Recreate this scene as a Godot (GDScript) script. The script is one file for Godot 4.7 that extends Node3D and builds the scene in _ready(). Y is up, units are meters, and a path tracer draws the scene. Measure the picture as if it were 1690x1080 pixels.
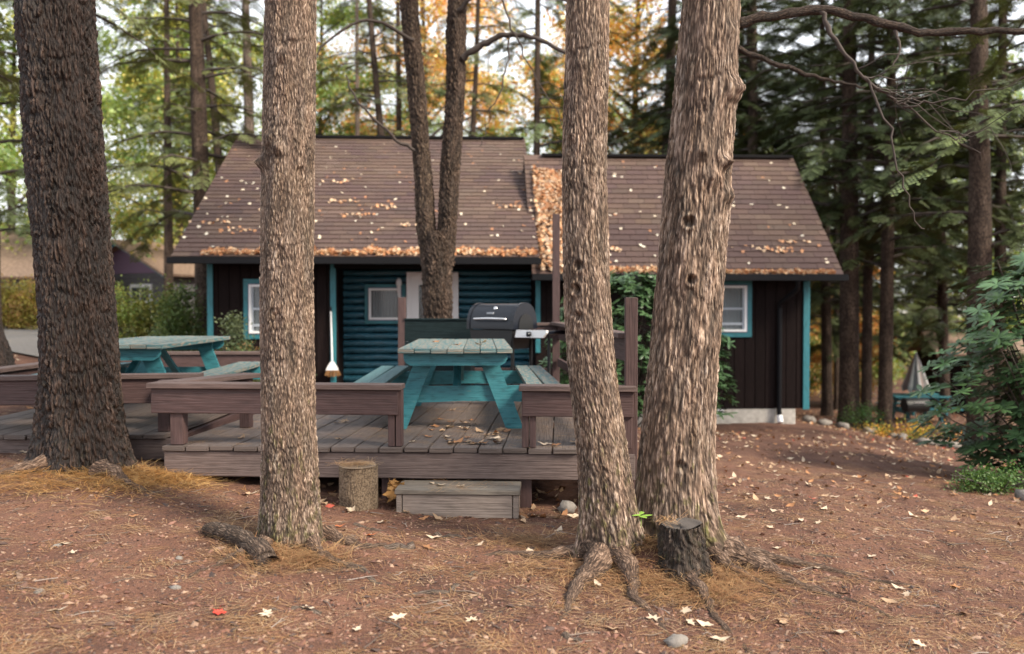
extends Node3D
# A brown cabin with teal trim behind a low deck, seen between pine trunks in an autumn wood.
# Axes: x right, y up, camera looks towards -z. Metres.

var rng := RandomNumberGenerator.new()
var M := {}                      # materials
var bark_h := PackedFloat32Array()   # bark relief, 0..1
const BW := 512
const BH := 512
var gn := FastNoiseLite.new()
var gn2 := FastNoiseLite.new()
var gn3 := FastNoiseLite.new()

# ------------------------------------------------------------------ mesh builder
class MB:
	var v := PackedVector3Array()
	var n := PackedVector3Array()
	var t := PackedVector2Array()
	var c := PackedColorArray()
	var ix := PackedInt32Array()
	var col := Color(1, 1, 1)

	func vert(p: Vector3, nn: Vector3, uv := Vector2.ZERO) -> int:
		v.append(p); n.append(nn); t.append(uv); c.append(col)
		return v.size() - 1

	func tri(a: int, b: int, d: int) -> void:   # turned so that the front face (clockwise) looks along the normals
		if (v[b] - v[a]).cross(v[d] - v[a]).dot(n[a] + n[b] + n[d]) > 0.0:
			ix.append(a); ix.append(d); ix.append(b)
		else:
			ix.append(a); ix.append(b); ix.append(d)

	func face(ps: Array, uvs: Array = []) -> void:   # flat convex polygon
		var nn: Vector3 = -(ps[1] - ps[0]).cross(ps[2] - ps[0]).normalized()
		var f := v.size()
		for i in ps.size():
			vert(ps[i], nn, uvs[i] if uvs.size() else Vector2(ps[i].x + ps[i].z, ps[i].y))
		for i in range(1, ps.size() - 1):
			ix.append(f); ix.append(f + i); ix.append(f + i + 1)

	func faceto(ps: Array, away: Vector3) -> void:   # flat polygon whose front looks away from a point
		var nn: Vector3 = -(ps[1] - ps[0]).cross(ps[2] - ps[0])
		var q := ps.duplicate()
		if nn.dot(ps[0] - away) < 0.0:
			q.reverse()
		face(q)

	func box(s: Vector3, xf: Transform3D, bev := 0.004, off := Vector2.ZERO) -> void:   # chamfered board; u runs along its longest side
		var h := s * 0.5
		bev = minf(bev, minf(h.x, minf(h.y, h.z)) * 0.6)
		var long := s.max_axis_index()
		var ks := [[-1, -1], [1, -1], [1, 1], [-1, 1]]
		for ax in 3:
			var b := (ax + 1) % 3
			var d := (ax + 2) % 3
			for sg in [-1.0, 1.0]:
				var nn := Vector3.ZERO
				nn[ax] = sg
				var f := v.size()
				for k in ks:
					var p := Vector3.ZERO
					p[ax] = h[ax] * sg
					p[b] = (h[b] - bev) * k[0]
					p[d] = (h[d] - bev) * k[1]
					var uv: Vector2
					if long == ax:
						uv = Vector2(p[b] * 0.3, p[d] * 3.0)
					elif long == b:
						uv = Vector2(p[b], p[d] + sg * 0.11 + 0.37 * ax)
					else:
						uv = Vector2(p[d], p[b] + sg * 0.11 + 0.37 * ax)
					vert(xf * p, xf.basis * nn, uv + off)
				tri(f, f + 1, f + 2); tri(f, f + 2, f + 3)
		if bev < 0.0005:
			return
		for ax in 3:      # chamfer strips along axis ax
			var b := (ax + 1) % 3
			var d := (ax + 2) % 3
			for k in ks:
				var nn := Vector3.ZERO
				nn[b] = k[0]; nn[d] = k[1]
				nn = nn.normalized()
				var f := v.size()
				for e in [-1.0, 1.0]:
					for w in 2:
						var p := Vector3.ZERO
						p[ax] = (h[ax] - bev) * e
						p[b] = (h[b] - (bev if w == 0 else 0.0)) * k[0]
						p[d] = (h[d] - (0.0 if w == 0 else bev)) * k[1]
						vert(xf * p, xf.basis * nn, Vector2(p[ax] if ax == long else p[ax] * 0.3, 0.05 * w) + off)
				tri(f, f + 1, f + 3); tri(f, f + 3, f + 2)

	func tube(pts: Array, rads: Array, sides := 8, vs := 1.0, caps := true, wob := 0.0) -> void:
		var up := Vector3(0.13, 0.97, 0.21)
		var f := v.size()
		var along := 0.0
		for j in pts.size():
			var dir: Vector3 = (pts[mini(j + 1, pts.size() - 1)] - pts[maxi(j - 1, 0)]).normalized()
			if absf(dir.dot(up)) > 0.95:
				up = Vector3(0.9, 0.1, 0.4)
			var sx := dir.cross(up).normalized()
			var sy := sx.cross(dir).normalized()
			if j > 0:
				along += (pts[j] - pts[j - 1]).length()
			for i in sides + 1:
				var a := TAU * i / sides
				var o := sx * cos(a) + sy * sin(a)
				var r: float = rads[j] * (1.0 + wob * sin(a * 3.0 + j * 1.7) + wob * sin(a * 2.0 + j * 0.9 + 1.0))
				vert(pts[j] + o * r, o, Vector2(float(i) / sides, along * vs))
		var w := sides + 1
		for j in pts.size() - 1:
			for i in sides:
				var a := f + j * w + i
				tri(a, a + 1, a + w + 1); tri(a, a + w + 1, a + w)
		if caps:
			for e in [0, pts.size() - 1]:
				var dir: Vector3 = (pts[e] - pts[1 if e == 0 else e - 1]).normalized()
				var m := vert(pts[e] + dir * rads[e] * 0.15, dir, Vector2(0.5, 0.5))
				var g := v.size()
				for i in sides + 1:
					vert(v[f + e * w + i], dir, Vector2(0.5 + 0.5 * cos(TAU * i / sides), 0.5 + 0.5 * sin(TAU * i / sides)))
				for i in sides:
					tri(m, g + i, g + i + 1)

	func lathe(prof: Array, sides := 20, xf := Transform3D.IDENTITY) -> void:   # [Vector2(radius, height)]
		var f := v.size()
		for j in prof.size():
			var d: Vector2 = prof[mini(j + 1, prof.size() - 1)] - prof[maxi(j - 1, 0)]
			for i in sides + 1:
				var a := TAU * i / sides
				var o := Vector3(cos(a), 0, sin(a))
				var nn := (o * d.y - Vector3.UP * d.x).normalized()
				vert(xf * (o * prof[j].x + Vector3.UP * prof[j].y), xf.basis * nn, Vector2(float(i) / sides, prof[j].y))
		var w := sides + 1
		for j in prof.size() - 1:
			for i in sides:
				var a := f + j * w + i
				tri(a, a + 1, a + w + 1); tri(a, a + w + 1, a + w)

	func extrude(poly: Array, z0: float, z1: float, xf := Transform3D.IDENTITY) -> void:   # polygon in xy, star-shaped round its middle
		var mid := Vector2.ZERO
		for p in poly:
			mid += p / poly.size()
		var k := poly.size()
		var m3 := xf * Vector3(mid.x, mid.y, (z0 + z1) * 0.5)
		for z in [z0, z1]:
			var nn := xf.basis * Vector3(0, 0, signf(z - (z0 + z1) * 0.5))
			var m := vert(xf * Vector3(mid.x, mid.y, z), nn, mid)
			var g := v.size()
			for p in poly:
				vert(xf * Vector3(p.x, p.y, z), nn, p)
			for i in k:
				tri(m, g + i, g + (i + 1) % k)
		for i in k:
			var a: Vector2 = poly[i]
			var b: Vector2 = poly[(i + 1) % k]
			faceto([xf * Vector3(a.x, a.y, z0), xf * Vector3(b.x, b.y, z0), xf * Vector3(b.x, b.y, z1), xf * Vector3(a.x, a.y, z1)], m3)

	func mesh(m: Material) -> ArrayMesh:
		var arr := []
		arr.resize(Mesh.ARRAY_MAX)
		arr[Mesh.ARRAY_VERTEX] = v
		arr[Mesh.ARRAY_NORMAL] = n
		arr[Mesh.ARRAY_TEX_UV] = t
		arr[Mesh.ARRAY_COLOR] = c
		arr[Mesh.ARRAY_INDEX] = ix
		var am := ArrayMesh.new()
		am.add_surface_from_arrays(Mesh.PRIMITIVE_TRIANGLES, arr)
		am.surface_set_material(0, m)
		return am

# ------------------------------------------------------------------ nodes
var taken := {}
func numbered(called: String) -> String:
	var k: int = taken.get(called, 0)
	taken[called] = k + 1
	return called if k == 0 else "%s_%03d" % [called, k]

func tag(o: Node, label: String, category := "", group := "", kind := "") -> Node:
	if label: o.set_meta("label", label)
	if category: o.set_meta("category", category)
	if group: o.set_meta("group", group)
	if kind: o.set_meta("kind", kind)
	return o

func thing(called: String, label: String, category: String, at: Vector3, turn := 0.0, group := "") -> Node3D:
	var o := Node3D.new()
	o.name = numbered(called)
	add_child(o)
	o.position = at
	o.rotation.y = turn
	tag(o, label, category, group)
	return o

func part(parent: Node, called: String, mesh: Mesh, xf := Transform3D.IDENTITY) -> MeshInstance3D:
	var o := MeshInstance3D.new()
	o.mesh = mesh
	o.name = called if parent != self else numbered(called)
	o.transform = xf
	parent.add_child(o, true)
	return o

var boards := {}
func board(parent: Node, called: String, s: Vector3, xf: Transform3D, m: Material, bev := 0.004) -> MeshInstance3D:
	var k := rng.randi() % 4
	var key := "%s|%d|%s|%d" % [s.snapped(Vector3.ONE * 0.0005), k, m.get_instance_id(), int(bev * 10000)]
	if not boards.has(key):
		var b := MB.new()
		b.box(s, Transform3D.IDENTITY, bev, Vector2(k * 0.61 + boards.size() * 0.173, k * 0.093))
		boards[key] = b.mesh(m)
	return part(parent, called, boards[key], xf)

func at(x: float, y: float, z: float, ry := 0.0, rx := 0.0, rz := 0.0) -> Transform3D:
	return Transform3D(Basis.from_euler(Vector3(rx, ry, rz)), Vector3(x, y, z))

func span(a: Vector3, b: Vector3, up := Vector3.UP) -> Transform3D:   # x axis runs from a to b, origin half way
	var x := (b - a).normalized()
	var z := x.cross(up).normalized()
	return Transform3D(Basis(x, z.cross(x), z), (a + b) * 0.5)

func scatter(parent: Node, called: String, mesh: Mesh, xfs: Array, cols: Array, kind := "stuff") -> MultiMeshInstance3D:
	var mm := MultiMesh.new()
	mm.transform_format = MultiMesh.TRANSFORM_3D
	mm.use_colors = true
	mm.mesh = mesh
	mm.instance_count = xfs.size()
	for i in xfs.size():
		mm.set_instance_transform(i, xfs[i])
		mm.set_instance_color(i, cols[i % cols.size()])
	var o := MultiMeshInstance3D.new()
	o.multimesh = mm
	o.name = called if parent != self else numbered(called)
	if kind: o.set_meta("kind", kind)
	parent.add_child(o, true)
	return o

const ORD := ["first", "second", "third", "fourth", "fifth", "sixth", "seventh", "eighth", "ninth", "tenth", "eleventh", "twelfth", "thirteenth", "fourteenth"]
func from_left(list: Array) -> Array:   # sorted as they stand in the picture, left to right
	var out := list.duplicate()
	out.sort_custom(func(p, q): return p[0] / -p[1] < q[0] / -q[1])
	return out

# ------------------------------------------------------------------ textures and materials
func nbytes(type: int, freq: float, sd: int, w: int, h: int, oct := 4, ret := -1, warp := 0.0) -> PackedByteArray:
	var f := FastNoiseLite.new()
	f.seed = sd
	f.noise_type = type
	f.frequency = freq
	f.fractal_octaves = oct
	f.fractal_type = FastNoiseLite.FRACTAL_FBM if oct > 1 else FastNoiseLite.FRACTAL_NONE
	if ret >= 0:
		f.cellular_return_type = ret
		f.cellular_jitter = 0.95
	if warp > 0.0:
		f.domain_warp_enabled = true
		f.domain_warp_amplitude = warp
		f.domain_warp_frequency = freq * 0.7
	var im := f.get_seamless_image(w, h, false, false, 0.2, true)
	im.convert(Image.FORMAT_L8)
	return im.get_data()

func ramp_tex(data: PackedFloat32Array, w: int, h: int, stops: Array) -> ImageTexture:   # stops: [value, linear colour]
	var lut := PackedByteArray()
	for i in 256:
		var x := i / 255.0
		var c: Color = stops[-1][1]
		for k in stops.size() - 1:
			if x <= stops[k + 1][0]:
				c = stops[k][1].lerp(stops[k + 1][1], clampf((x - stops[k][0]) / (stops[k + 1][0] - stops[k][0]), 0, 1))
				break
		c = c.linear_to_srgb()
		lut.append(int(clampf(c.r, 0, 1) * 255)); lut.append(int(clampf(c.g, 0, 1) * 255)); lut.append(int(clampf(c.b, 0, 1) * 255))
	var out := PackedByteArray()
	out.resize(w * h * 3)
	for i in w * h:
		var q := int(clampf(data[i], 0, 1) * 255) * 3
		out[i * 3] = lut[q]; out[i * 3 + 1] = lut[q + 1]; out[i * 3 + 2] = lut[q + 2]
	return ImageTexture.create_from_image(Image.create_from_data(w, h, false, Image.FORMAT_RGB8, out))

func grey_tex(data: PackedFloat32Array, w: int, h: int) -> ImageTexture:
	var out := PackedByteArray()
	out.resize(w * h)
	for i in w * h:
		out[i] = int(clampf(data[i], 0, 1) * 255)
	return ImageTexture.create_from_image(Image.create_from_data(w, h, false, Image.FORMAT_L8, out))

func mixed(parts: Array, bias := 0.0) -> PackedFloat32Array:   # [[bytes, weight]]
	var k: int = parts[0][0].size()
	var out := PackedFloat32Array()
	out.resize(k)
	for i in k:
		var s := bias
		for p in parts:
			s += p[0][i] / 255.0 * p[1]
		out[i] = s
	return out

func C(r: float, g: float, b: float) -> Color:
	return Color(r, g, b)

func mat(c: Color, rough := 0.8, tex: Texture2D = null, uvs := Vector3.ONE, bump: Texture2D = null, bs := 0.0, tri := 0) -> StandardMaterial3D:   # c is linear; tri: 1 own axes, 2 world
	var m := StandardMaterial3D.new()
	m.albedo_color = c.linear_to_srgb()
	m.roughness = rough
	m.albedo_texture = tex
	m.uv1_scale = uvs
	if bump:
		m.heightmap_enabled = true
		m.heightmap_texture = bump
		m.heightmap_scale = bs
	if tri:
		m.uv1_triplanar = true
		m.uv1_world_triplanar = tri == 2
	m.vertex_color_use_as_albedo = true
	return m

func leafmat(back: float, rough := 0.55) -> StandardMaterial3D:
	var m := mat(Color(1, 1, 1), rough)
	m.backlight_enabled = true
	m.backlight = Color(back, back, back * 0.6)
	m.cull_mode = BaseMaterial3D.CULL_DISABLED
	return m

func dull(m: StandardMaterial3D, k: float) -> StandardMaterial3D:
	m.metallic_specular = k
	return m

func make_materials() -> void:
	var S := FastNoiseLite.TYPE_SIMPLEX_SMOOTH
	var CE := FastNoiseLite.TYPE_CELLULAR
	# bark: plates parted by cracks; the picture is stretched upwards by its mapping
	var cell := nbytes(CE, 0.034, 5, BW, BH, 1, FastNoiseLite.RETURN_DISTANCE2_SUB, 24.0)
	var cell2 := nbytes(CE, 0.085, 9, BW, BH, 1, FastNoiseLite.RETURN_DISTANCE2_SUB, 10.0)
	var fine := nbytes(S, 0.05, 11, BW, BH, 5)
	var patch := nbytes(S, 0.008, 15, BW, BH, 3)
	var ff := FastNoiseLite.new()
	ff.seed = 41
	ff.noise_type = S
	ff.frequency = 0.036
	ff.fractal_octaves = 3
	var fim := ff.get_seamless_image(BW, 160, false, false, 0.25, true)
	fim.convert(Image.FORMAT_L8)
	fim.resize(BW, BH, Image.INTERPOLATE_CUBIC)
	var furrow := fim.get_data()
	var tone := PackedFloat32Array()
	bark_h.resize(BW * BH)
	tone.resize(BW * BH)
	for i in BW * BH:
		var a := smoothstep(0.0, 0.3, cell[i] / 255.0)
		var b := smoothstep(0.0, 0.3, cell2[i] / 255.0)
		var fu := smoothstep(0.0, 0.3, absf(furrow[i] / 255.0 - 0.5) * 2.0)
		var h := (0.35 + 0.65 * fu) * (0.3 + 0.7 * a) * (0.55 + 0.25 * b) + (fine[i] / 255.0 - 0.2) * 0.4
		bark_h[i] = h
		tone[i] = clampf(0.08 + 0.66 * h + 0.5 * (fine[i] / 255.0 - 0.5) + 0.34 * (patch[i] / 255.0 - 0.5), 0, 1)
	var bark_c := ramp_tex(tone, BW, BH, [[0.0, C(0.03, 0.02, 0.015)], [0.3, C(0.075, 0.051, 0.038)], [0.52, C(0.17, 0.123, 0.094)], [0.75, C(0.29, 0.225, 0.18)], [1.0, C(0.46, 0.39, 0.33)]])
	var bark_c2 := ramp_tex(tone, BW, BH, [[0.0, C(0.25, 0.22, 0.2)], [0.35, C(0.6, 0.56, 0.52)], [0.6, C(1.0, 0.96, 0.9)], [1.0, C(1.5, 1.5, 1.45)]])
	var bark_b := grey_tex(bark_h, BW, BH)
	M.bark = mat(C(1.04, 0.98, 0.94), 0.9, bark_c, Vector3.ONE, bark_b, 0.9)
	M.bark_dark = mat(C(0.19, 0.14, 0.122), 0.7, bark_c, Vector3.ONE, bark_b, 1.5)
	M.bark_far = mat(C(0.5, 0.44, 0.41), 0.95, bark_c, Vector3(2, 0.6, 1), bark_b, 2.0)
	M.bark_pale = mat(C(1.0, 1.02, 1.05), 0.95, bark_c, Vector3(2, 0.6, 1), bark_b, 1.0)
	M.bark_mid = mat(C(0.42, 0.36, 0.33), 0.9, bark_c, Vector3(1, 1, 1), bark_b, 2.0)
	M.root = mat(C(0.85, 0.72, 0.64), 0.95, bark_c, Vector3(1.0, 0.8, 1), bark_b, 1.0)
	# forest floor
	var g1 := nbytes(S, 0.12, 21, 512, 512, 4)
	var g2 := nbytes(S, 0.012, 22, 512, 512, 4)
	var g3 := nbytes(CE, 0.16, 23, 512, 512, 1, FastNoiseLite.RETURN_CELL_VALUE)
	var g4 := nbytes(S, 0.04, 24, 512, 512, 3)
	var gt := mixed([[g1, 0.4], [g2, 0.16], [g3, 0.42], [g4, 0.34]], -0.14)
	var ground_c := ramp_tex(gt, 512, 512, [[0.0, C(0.06, 0.034, 0.027)], [0.35, C(0.13, 0.067, 0.05)], [0.6, C(0.2, 0.105, 0.077)], [0.8, C(0.3, 0.175, 0.125)], [1.0, C(0.5, 0.36, 0.27)]])
	M.ground = mat(C(0.88, 0.76, 0.65), 0.95, ground_c, Vector3(2.1, 2.1, 2.1), grey_tex(mixed([[g1, 0.5], [g3, 0.5]]), 512, 512), 1.4, 2)
	var patches := ramp_tex(mixed([[nbytes(S, 0.01, 27, 512, 512, 5), 1.0]]), 512, 512, [[0.0, C(0.4, 0.37, 0.36)], [0.38, C(0.72, 0.68, 0.66)], [0.58, C(1, 1, 1)], [1.0, C(1, 1, 0.98)]])
	M.ground.detail_enabled = true
	M.ground.detail_albedo = patches
	M.ground.detail_blend_mode = BaseMaterial3D.BLEND_MODE_MUL
	M.ground.uv2_triplanar = true
	M.ground.uv2_world_triplanar = true
	M.ground.uv2_scale = Vector3(0.16, 0.16, 0.16)
	M.ground.detail_uv_layer = BaseMaterial3D.DETAIL_UV_2
	# wood: long grain along u
	var f := FastNoiseLite.new()
	f.seed = 31
	f.noise_type = S
	f.frequency = 0.03
	f.fractal_octaves = 4
	var im := f.get_seamless_image(128, 512, false, false, 0.2, true)
	im.convert(Image.FORMAT_L8)
	im.resize(1024, 512, Image.INTERPOLATE_CUBIC)
	var grain := im.get_data()
	var stain := nbytes(S, 0.012, 35, 1024, 512, 4)
	var wd := mixed([[grain, 0.62], [stain, 0.55]], -0.08)
	var wood_c := ramp_tex(wd, 1024, 512, [[0.0, C(0.5, 0.5, 0.5)], [0.3, C(0.76, 0.75, 0.74)], [0.55, C(0.92, 0.92, 0.91)], [1.0, C(1.2, 1.19, 1.17)]])
	var wood_b := grey_tex(mixed([[grain, 1.0]]), 1024, 512)
	var ws := Vector3(0.55, 3.2, 1)
	M.rail = mat(C(0.074, 0.041, 0.04), 0.6, wood_c, ws, wood_b, 0.25)
	M.rail2 = mat(C(0.084, 0.047, 0.045), 0.64, wood_c, ws, wood_b, 0.25)
	M.cap = mat(C(0.125, 0.083, 0.075), 0.7, wood_c, ws, wood_b, 0.35)
	M.beam = mat(C(0.14, 0.101, 0.093), 0.75, wood_c, ws, wood_b, 0.35)
	M.deck = []
	for k in 4:
		M.deck.append(mat(C(0.135, 0.103, 0.092) * (0.84 + 0.1 * k), 0.66, wood_c, ws, wood_b, 0.5))
	M.step = mat(C(0.3, 0.24, 0.205), 0.75, wood_c, ws, wood_b, 0.4)
	M.step_top = mat(C(0.235, 0.2, 0.165), 0.75, wood_c, ws, wood_b, 0.5)
	var teal_c := ramp_tex(mixed([[grain, 0.45], [stain, 0.75]], -0.12), 1024, 512, [[0.0, C(0.012, 0.065, 0.075)], [0.22, C(0.02, 0.115, 0.14)], [0.42, C(0.03, 0.165, 0.2)], [0.7, C(0.034, 0.18, 0.215)], [0.8, C(0.06, 0.19, 0.215)], [0.9, C(0.14, 0.17, 0.16)]])
	M.teal = mat(Color(1, 1, 1), 0.5, teal_c, ws, wood_b, 0.2)
	M.teal_trim = mat(C(0.03, 0.19, 0.235), 0.5, wood_c, ws, wood_b, 0.1)
	M.teal_log = mat(C(0.03, 0.135, 0.2), 0.3, wood_c, Vector3(1, 0.8, 1), wood_b, 0.8)
	var worn := mixed([[grain, 0.5], [stain, 0.9]], -0.16)
	var worn_c := ramp_tex(worn, 1024, 512, [[0.0, C(0.028, 0.105, 0.12)], [0.36, C(0.06, 0.155, 0.17)], [0.52, C(0.13, 0.17, 0.165)], [0.72, C(0.225, 0.205, 0.17)], [1.0, C(0.33, 0.27, 0.21)]])
	M.worn = []
	for k in 3:
		M.worn.append(mat(C(1, 1, 1) * (0.88 + 0.1 * k), 0.6, worn_c, ws, wood_b, 0.5))
	M.siding = []
	for k in 3:
		M.siding.append(dull(mat(C(0.0135, 0.0085, 0.0085) * (0.9 + 0.12 * k), 0.7, wood_c, ws, wood_b, 0.25), 0.2))
	M.black = dull(mat(C(0.01, 0.009, 0.01), 0.6), 0.2)
	M.dark_panel = dull(mat(C(0.012, 0.022, 0.025), 0.6, wood_c, ws, wood_b, 0.3), 0.25)
	M.white = mat(C(0.84, 0.84, 0.86), 0.4)
	M.violet = mat(C(0.09, 0.04, 0.13), 0.5)
	M.curtain = mat(C(0.2, 0.21, 0.22), 0.9)
	M.glass = mat(Color(0.55, 0.62, 0.66), 0.04)
	M.glass.albedo_color.a = 0.12
	M.glass.metallic_specular = 0.28
	M.glass.transparency = BaseMaterial3D.TRANSPARENCY_ALPHA
	var conc := ramp_tex(mixed([[g1, 0.4], [g2, 0.6]]), 512, 512, [[0.0, C(0.22, 0.2, 0.18)], [0.5, C(0.45, 0.42, 0.385)], [1.0, C(0.62, 0.59, 0.55)]])
	M.concrete = mat(Color(1, 1, 1), 0.9, conc, Vector3(1.2, 1.2, 1.2), null, 0.0, 2)
	var st := ramp_tex(mixed([[g1, 0.5], [g2, 0.5]]), 512, 512, [[0.0, C(0.1, 0.085, 0.075)], [0.5, C(0.22, 0.195, 0.175)], [1.0, C(0.4, 0.37, 0.34)]])
	M.stone = mat(Color(1, 1, 1), 0.9, st, Vector3(3, 3, 3), grey_tex(mixed([[g1, 1.0]]), 512, 512), 0.8, 2)
	M.asphalt = mat(C(0.8, 0.82, 0.86), 0.85, st, Vector3(2, 2, 2), null, 0.0, 2)
	var shg := ramp_tex(mixed([[g1, 0.45], [g2, 0.55]]), 512, 512, [[0.0, C(0.6, 0.6, 0.6)], [0.5, C(0.95, 0.95, 0.95)], [1.0, C(1.25, 1.22, 1.2)]])
	M.shingle = mat(Color(1, 1, 1), 0.85, shg, Vector3(2.2, 2.2, 2.2), null, 0.0, 2)
	M.end_grain = mat(C(0.22, 0.165, 0.12), 0.9, wood_c, Vector3(3, 3, 1))
	M.log_wood = mat(C(0.24, 0.18, 0.125), 0.9, bark_c2, Vector3(1.6, 0.9, 1), wood_b, 0.8)
	M.lid = dull(mat(C(0.008, 0.01, 0.016), 0.32), 0.4)
	M.lid.clearcoat_enabled = true
	M.lid.clearcoat = 0.15
	M.lid.clearcoat_roughness = 0.2
	M.iron = mat(C(0.012, 0.012, 0.013), 0.5)
	M.steel = mat(C(0.72, 0.72, 0.74), 0.28)
	M.steel.metallic = 0.85
	M.leaf = leafmat(0.8)
	M.needle = leafmat(0.45, 0.6)
	M.glossy_leaf = leafmat(0.22, 0.38)
	M.dry = mat(Color(1, 1, 1), 0.75)
	M.dry.backlight_enabled = true
	M.dry.backlight = Color(0.4, 0.35, 0.25)
	M.plain = mat(Color(1, 1, 1), 0.7)
	M.bristle = mat(C(0.42, 0.22, 0.09), 0.9)
	M.pink = mat(C(0.3, 0.06, 0.1), 0.6)
	M.purple = mat(C(0.2, 0.13, 0.2), 0.7)
	M.twig = mat(C(0.06, 0.046, 0.04), 0.9)
	M.sash = mat(C(0.42, 0.46, 0.52), 0.5)
	M.gutter = dull(mat(C(0.01, 0.01, 0.012), 0.5), 0.25)
	M.badge = mat(C(0.2, 0.21, 0.23), 0.45)
	M.badge.metallic = 0.6
	M.bench = mat(C(0.075, 0.17, 0.19), 0.55, wood_c, ws, wood_b, 0.4)
	M.old_leaf = mat(C(0.6, 0.25, 0.03), 0.5)
	M.stump = mat(C(0.3, 0.28, 0.27), 0.85, bark_c, Vector3.ONE, bark_b, 1.5)
	M.cut = mat(C(0.1, 0.085, 0.078), 0.8, wood_c, Vector3(3, 1, 1))
	M.log_bark = mat(C(0.62, 0.56, 0.52), 0.95, bark_c, Vector3(1.0, 0.8, 1), bark_b, 2.0)
	M.root_grey = mat(C(0.8, 0.78, 0.78), 0.95, bark_c, Vector3(1.0, 0.5, 1), bark_b, 0.8)
	M.siding_far = mat(C(0.12, 0.115, 0.125), 0.7, wood_c, ws)
	M.teal_pale = mat(C(0.09, 0.25, 0.32), 0.6)
	M.roof_far = mat(C(1.1, 0.85, 0.7), 0.9, st, Vector3(1, 1, 1), null, 0.0, 1)
	M.pane_far = mat(C(0.06, 0.07, 0.08), 0.1)
	M.cloth = mat(Color(1, 1, 1), 0.85)
	M.sprout = mat(C(0.25, 0.4, 0.1), 0.6)
	M.deadwig = mat(C(0.3, 0.26, 0.23), 0.9)

# ------------------------------------------------------------------ ground
func ground_y(x: float, z: float) -> float:
	var d := -z
	var xx := x + 0.4
	xx = signf(xx) * minf(absf(xx), 9.0 + 0.25 * maxf(absf(xx) - 9.0, 0.0))
	var gd := clampf(d, -4.0, 42.0) - 6.1
	var y := -0.066 * xx - lerpf(-0.011, 0.033, smoothstep(-5.0, 3.0, x)) * gd
	y -= 0.027 * smoothstep(4.5, 9.0, x) * maxf(gd, 0.0)
	y -= 0.085 * clampf(6.1 - d, 0.0, 8.0)
	y -= 0.32 * smoothstep(12.5, 14.5, d) * (1.0 - smoothstep(24.0, 30.0, d)) * smoothstep(-10.0, -6.5, x) * (1.0 - smoothstep(1.0, 5.0, x))
	y += (gn.get_noise_2d(x, z) * 0.04 + gn2.get_noise_2d(x, z) * 0.018) * smoothstep(0.3, 1.2, Vector2(x + 0.5, z + 6.2).length())
	y += gn3.get_noise_2d(x, z) * 0.014 - 0.06 * exp(-((x + 0.6) * (x + 0.6) + (z + 6.0) * (z + 6.0)) / 1.2)
	y += 0.1 * exp(-((x - 0.85) * (x - 0.85) + (z + 5.22) * (z + 5.22)) / 0.045)
	return y + 0.05 * exp(-((x - 1.0) * (x - 1.0) + (z + 5.45) * (z + 5.45)) / 0.28) + 0.03 * exp(-((x + 1.4) * (x + 1.4) + (z + 5.3) * (z + 5.3)) / 0.12) + 0.07 * exp(-((x + 3.2) * (x + 3.2) + (z + 6.6) * (z + 6.6)) / 0.4)

func on(x: float, z: float, up := 0.0) -> Vector3:
	return Vector3(x, ground_y(x, z) + up, z)

func axis_lines(lo: float, hi: float, step: float, far_lo: float, far_hi: float) -> PackedFloat32Array:
	var a := PackedFloat32Array()
	var x := lo
	var s := step
	while x > far_lo:
		s *= 1.13
		x -= s
		a.append(x)
	a.reverse()
	x = lo
	while x < hi:
		a.append(x)
		x += step
	s = step
	while x < far_hi:
		a.append(x)
		s *= 1.13
		x += s
	a.append(x)
	return a

func sheet(xs: PackedFloat32Array, zs: PackedFloat32Array, up: float, m: Material) -> ArrayMesh:
	var b := MB.new()
	for z in zs:
		for x in xs:
			var y := ground_y(x, z)
			var e := 0.02
			var nn := Vector3(y - ground_y(x + e, z), e, y - ground_y(x, z + e)).normalized()
			b.vert(Vector3(x, y + up, z), nn, Vector2(x, z))
	var w := xs.size()
	for j in zs.size() - 1:
		for i in w - 1:
			var a := j * w + i
			b.ix.append_array([a, a + 1, a + w + 1, a, a + w + 1, a + w])
	return b.mesh(m)

# ------------------------------------------------------------------ trunks with real bark relief
func curve(p: Array, t: float):   # Catmull-Rom through p, t 0..1
	var k := p.size() - 1
	var f := clampf(t, 0, 1) * k
	var i := mini(int(f), k - 1)
	var u := f - i
	var p0 = p[maxi(i - 1, 0)]
	var p1 = p[i]
	var p2 = p[i + 1]
	var p3 = p[mini(i + 2, k)]
	return 0.5 * (2.0 * p1 + (p2 - p0) * u + (2.0 * p0 - 5.0 * p1 + 4.0 * p2 - p3) * u * u + (3.0 * p1 - p0 - 3.0 * p2 + p3) * u * u * u)

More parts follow.
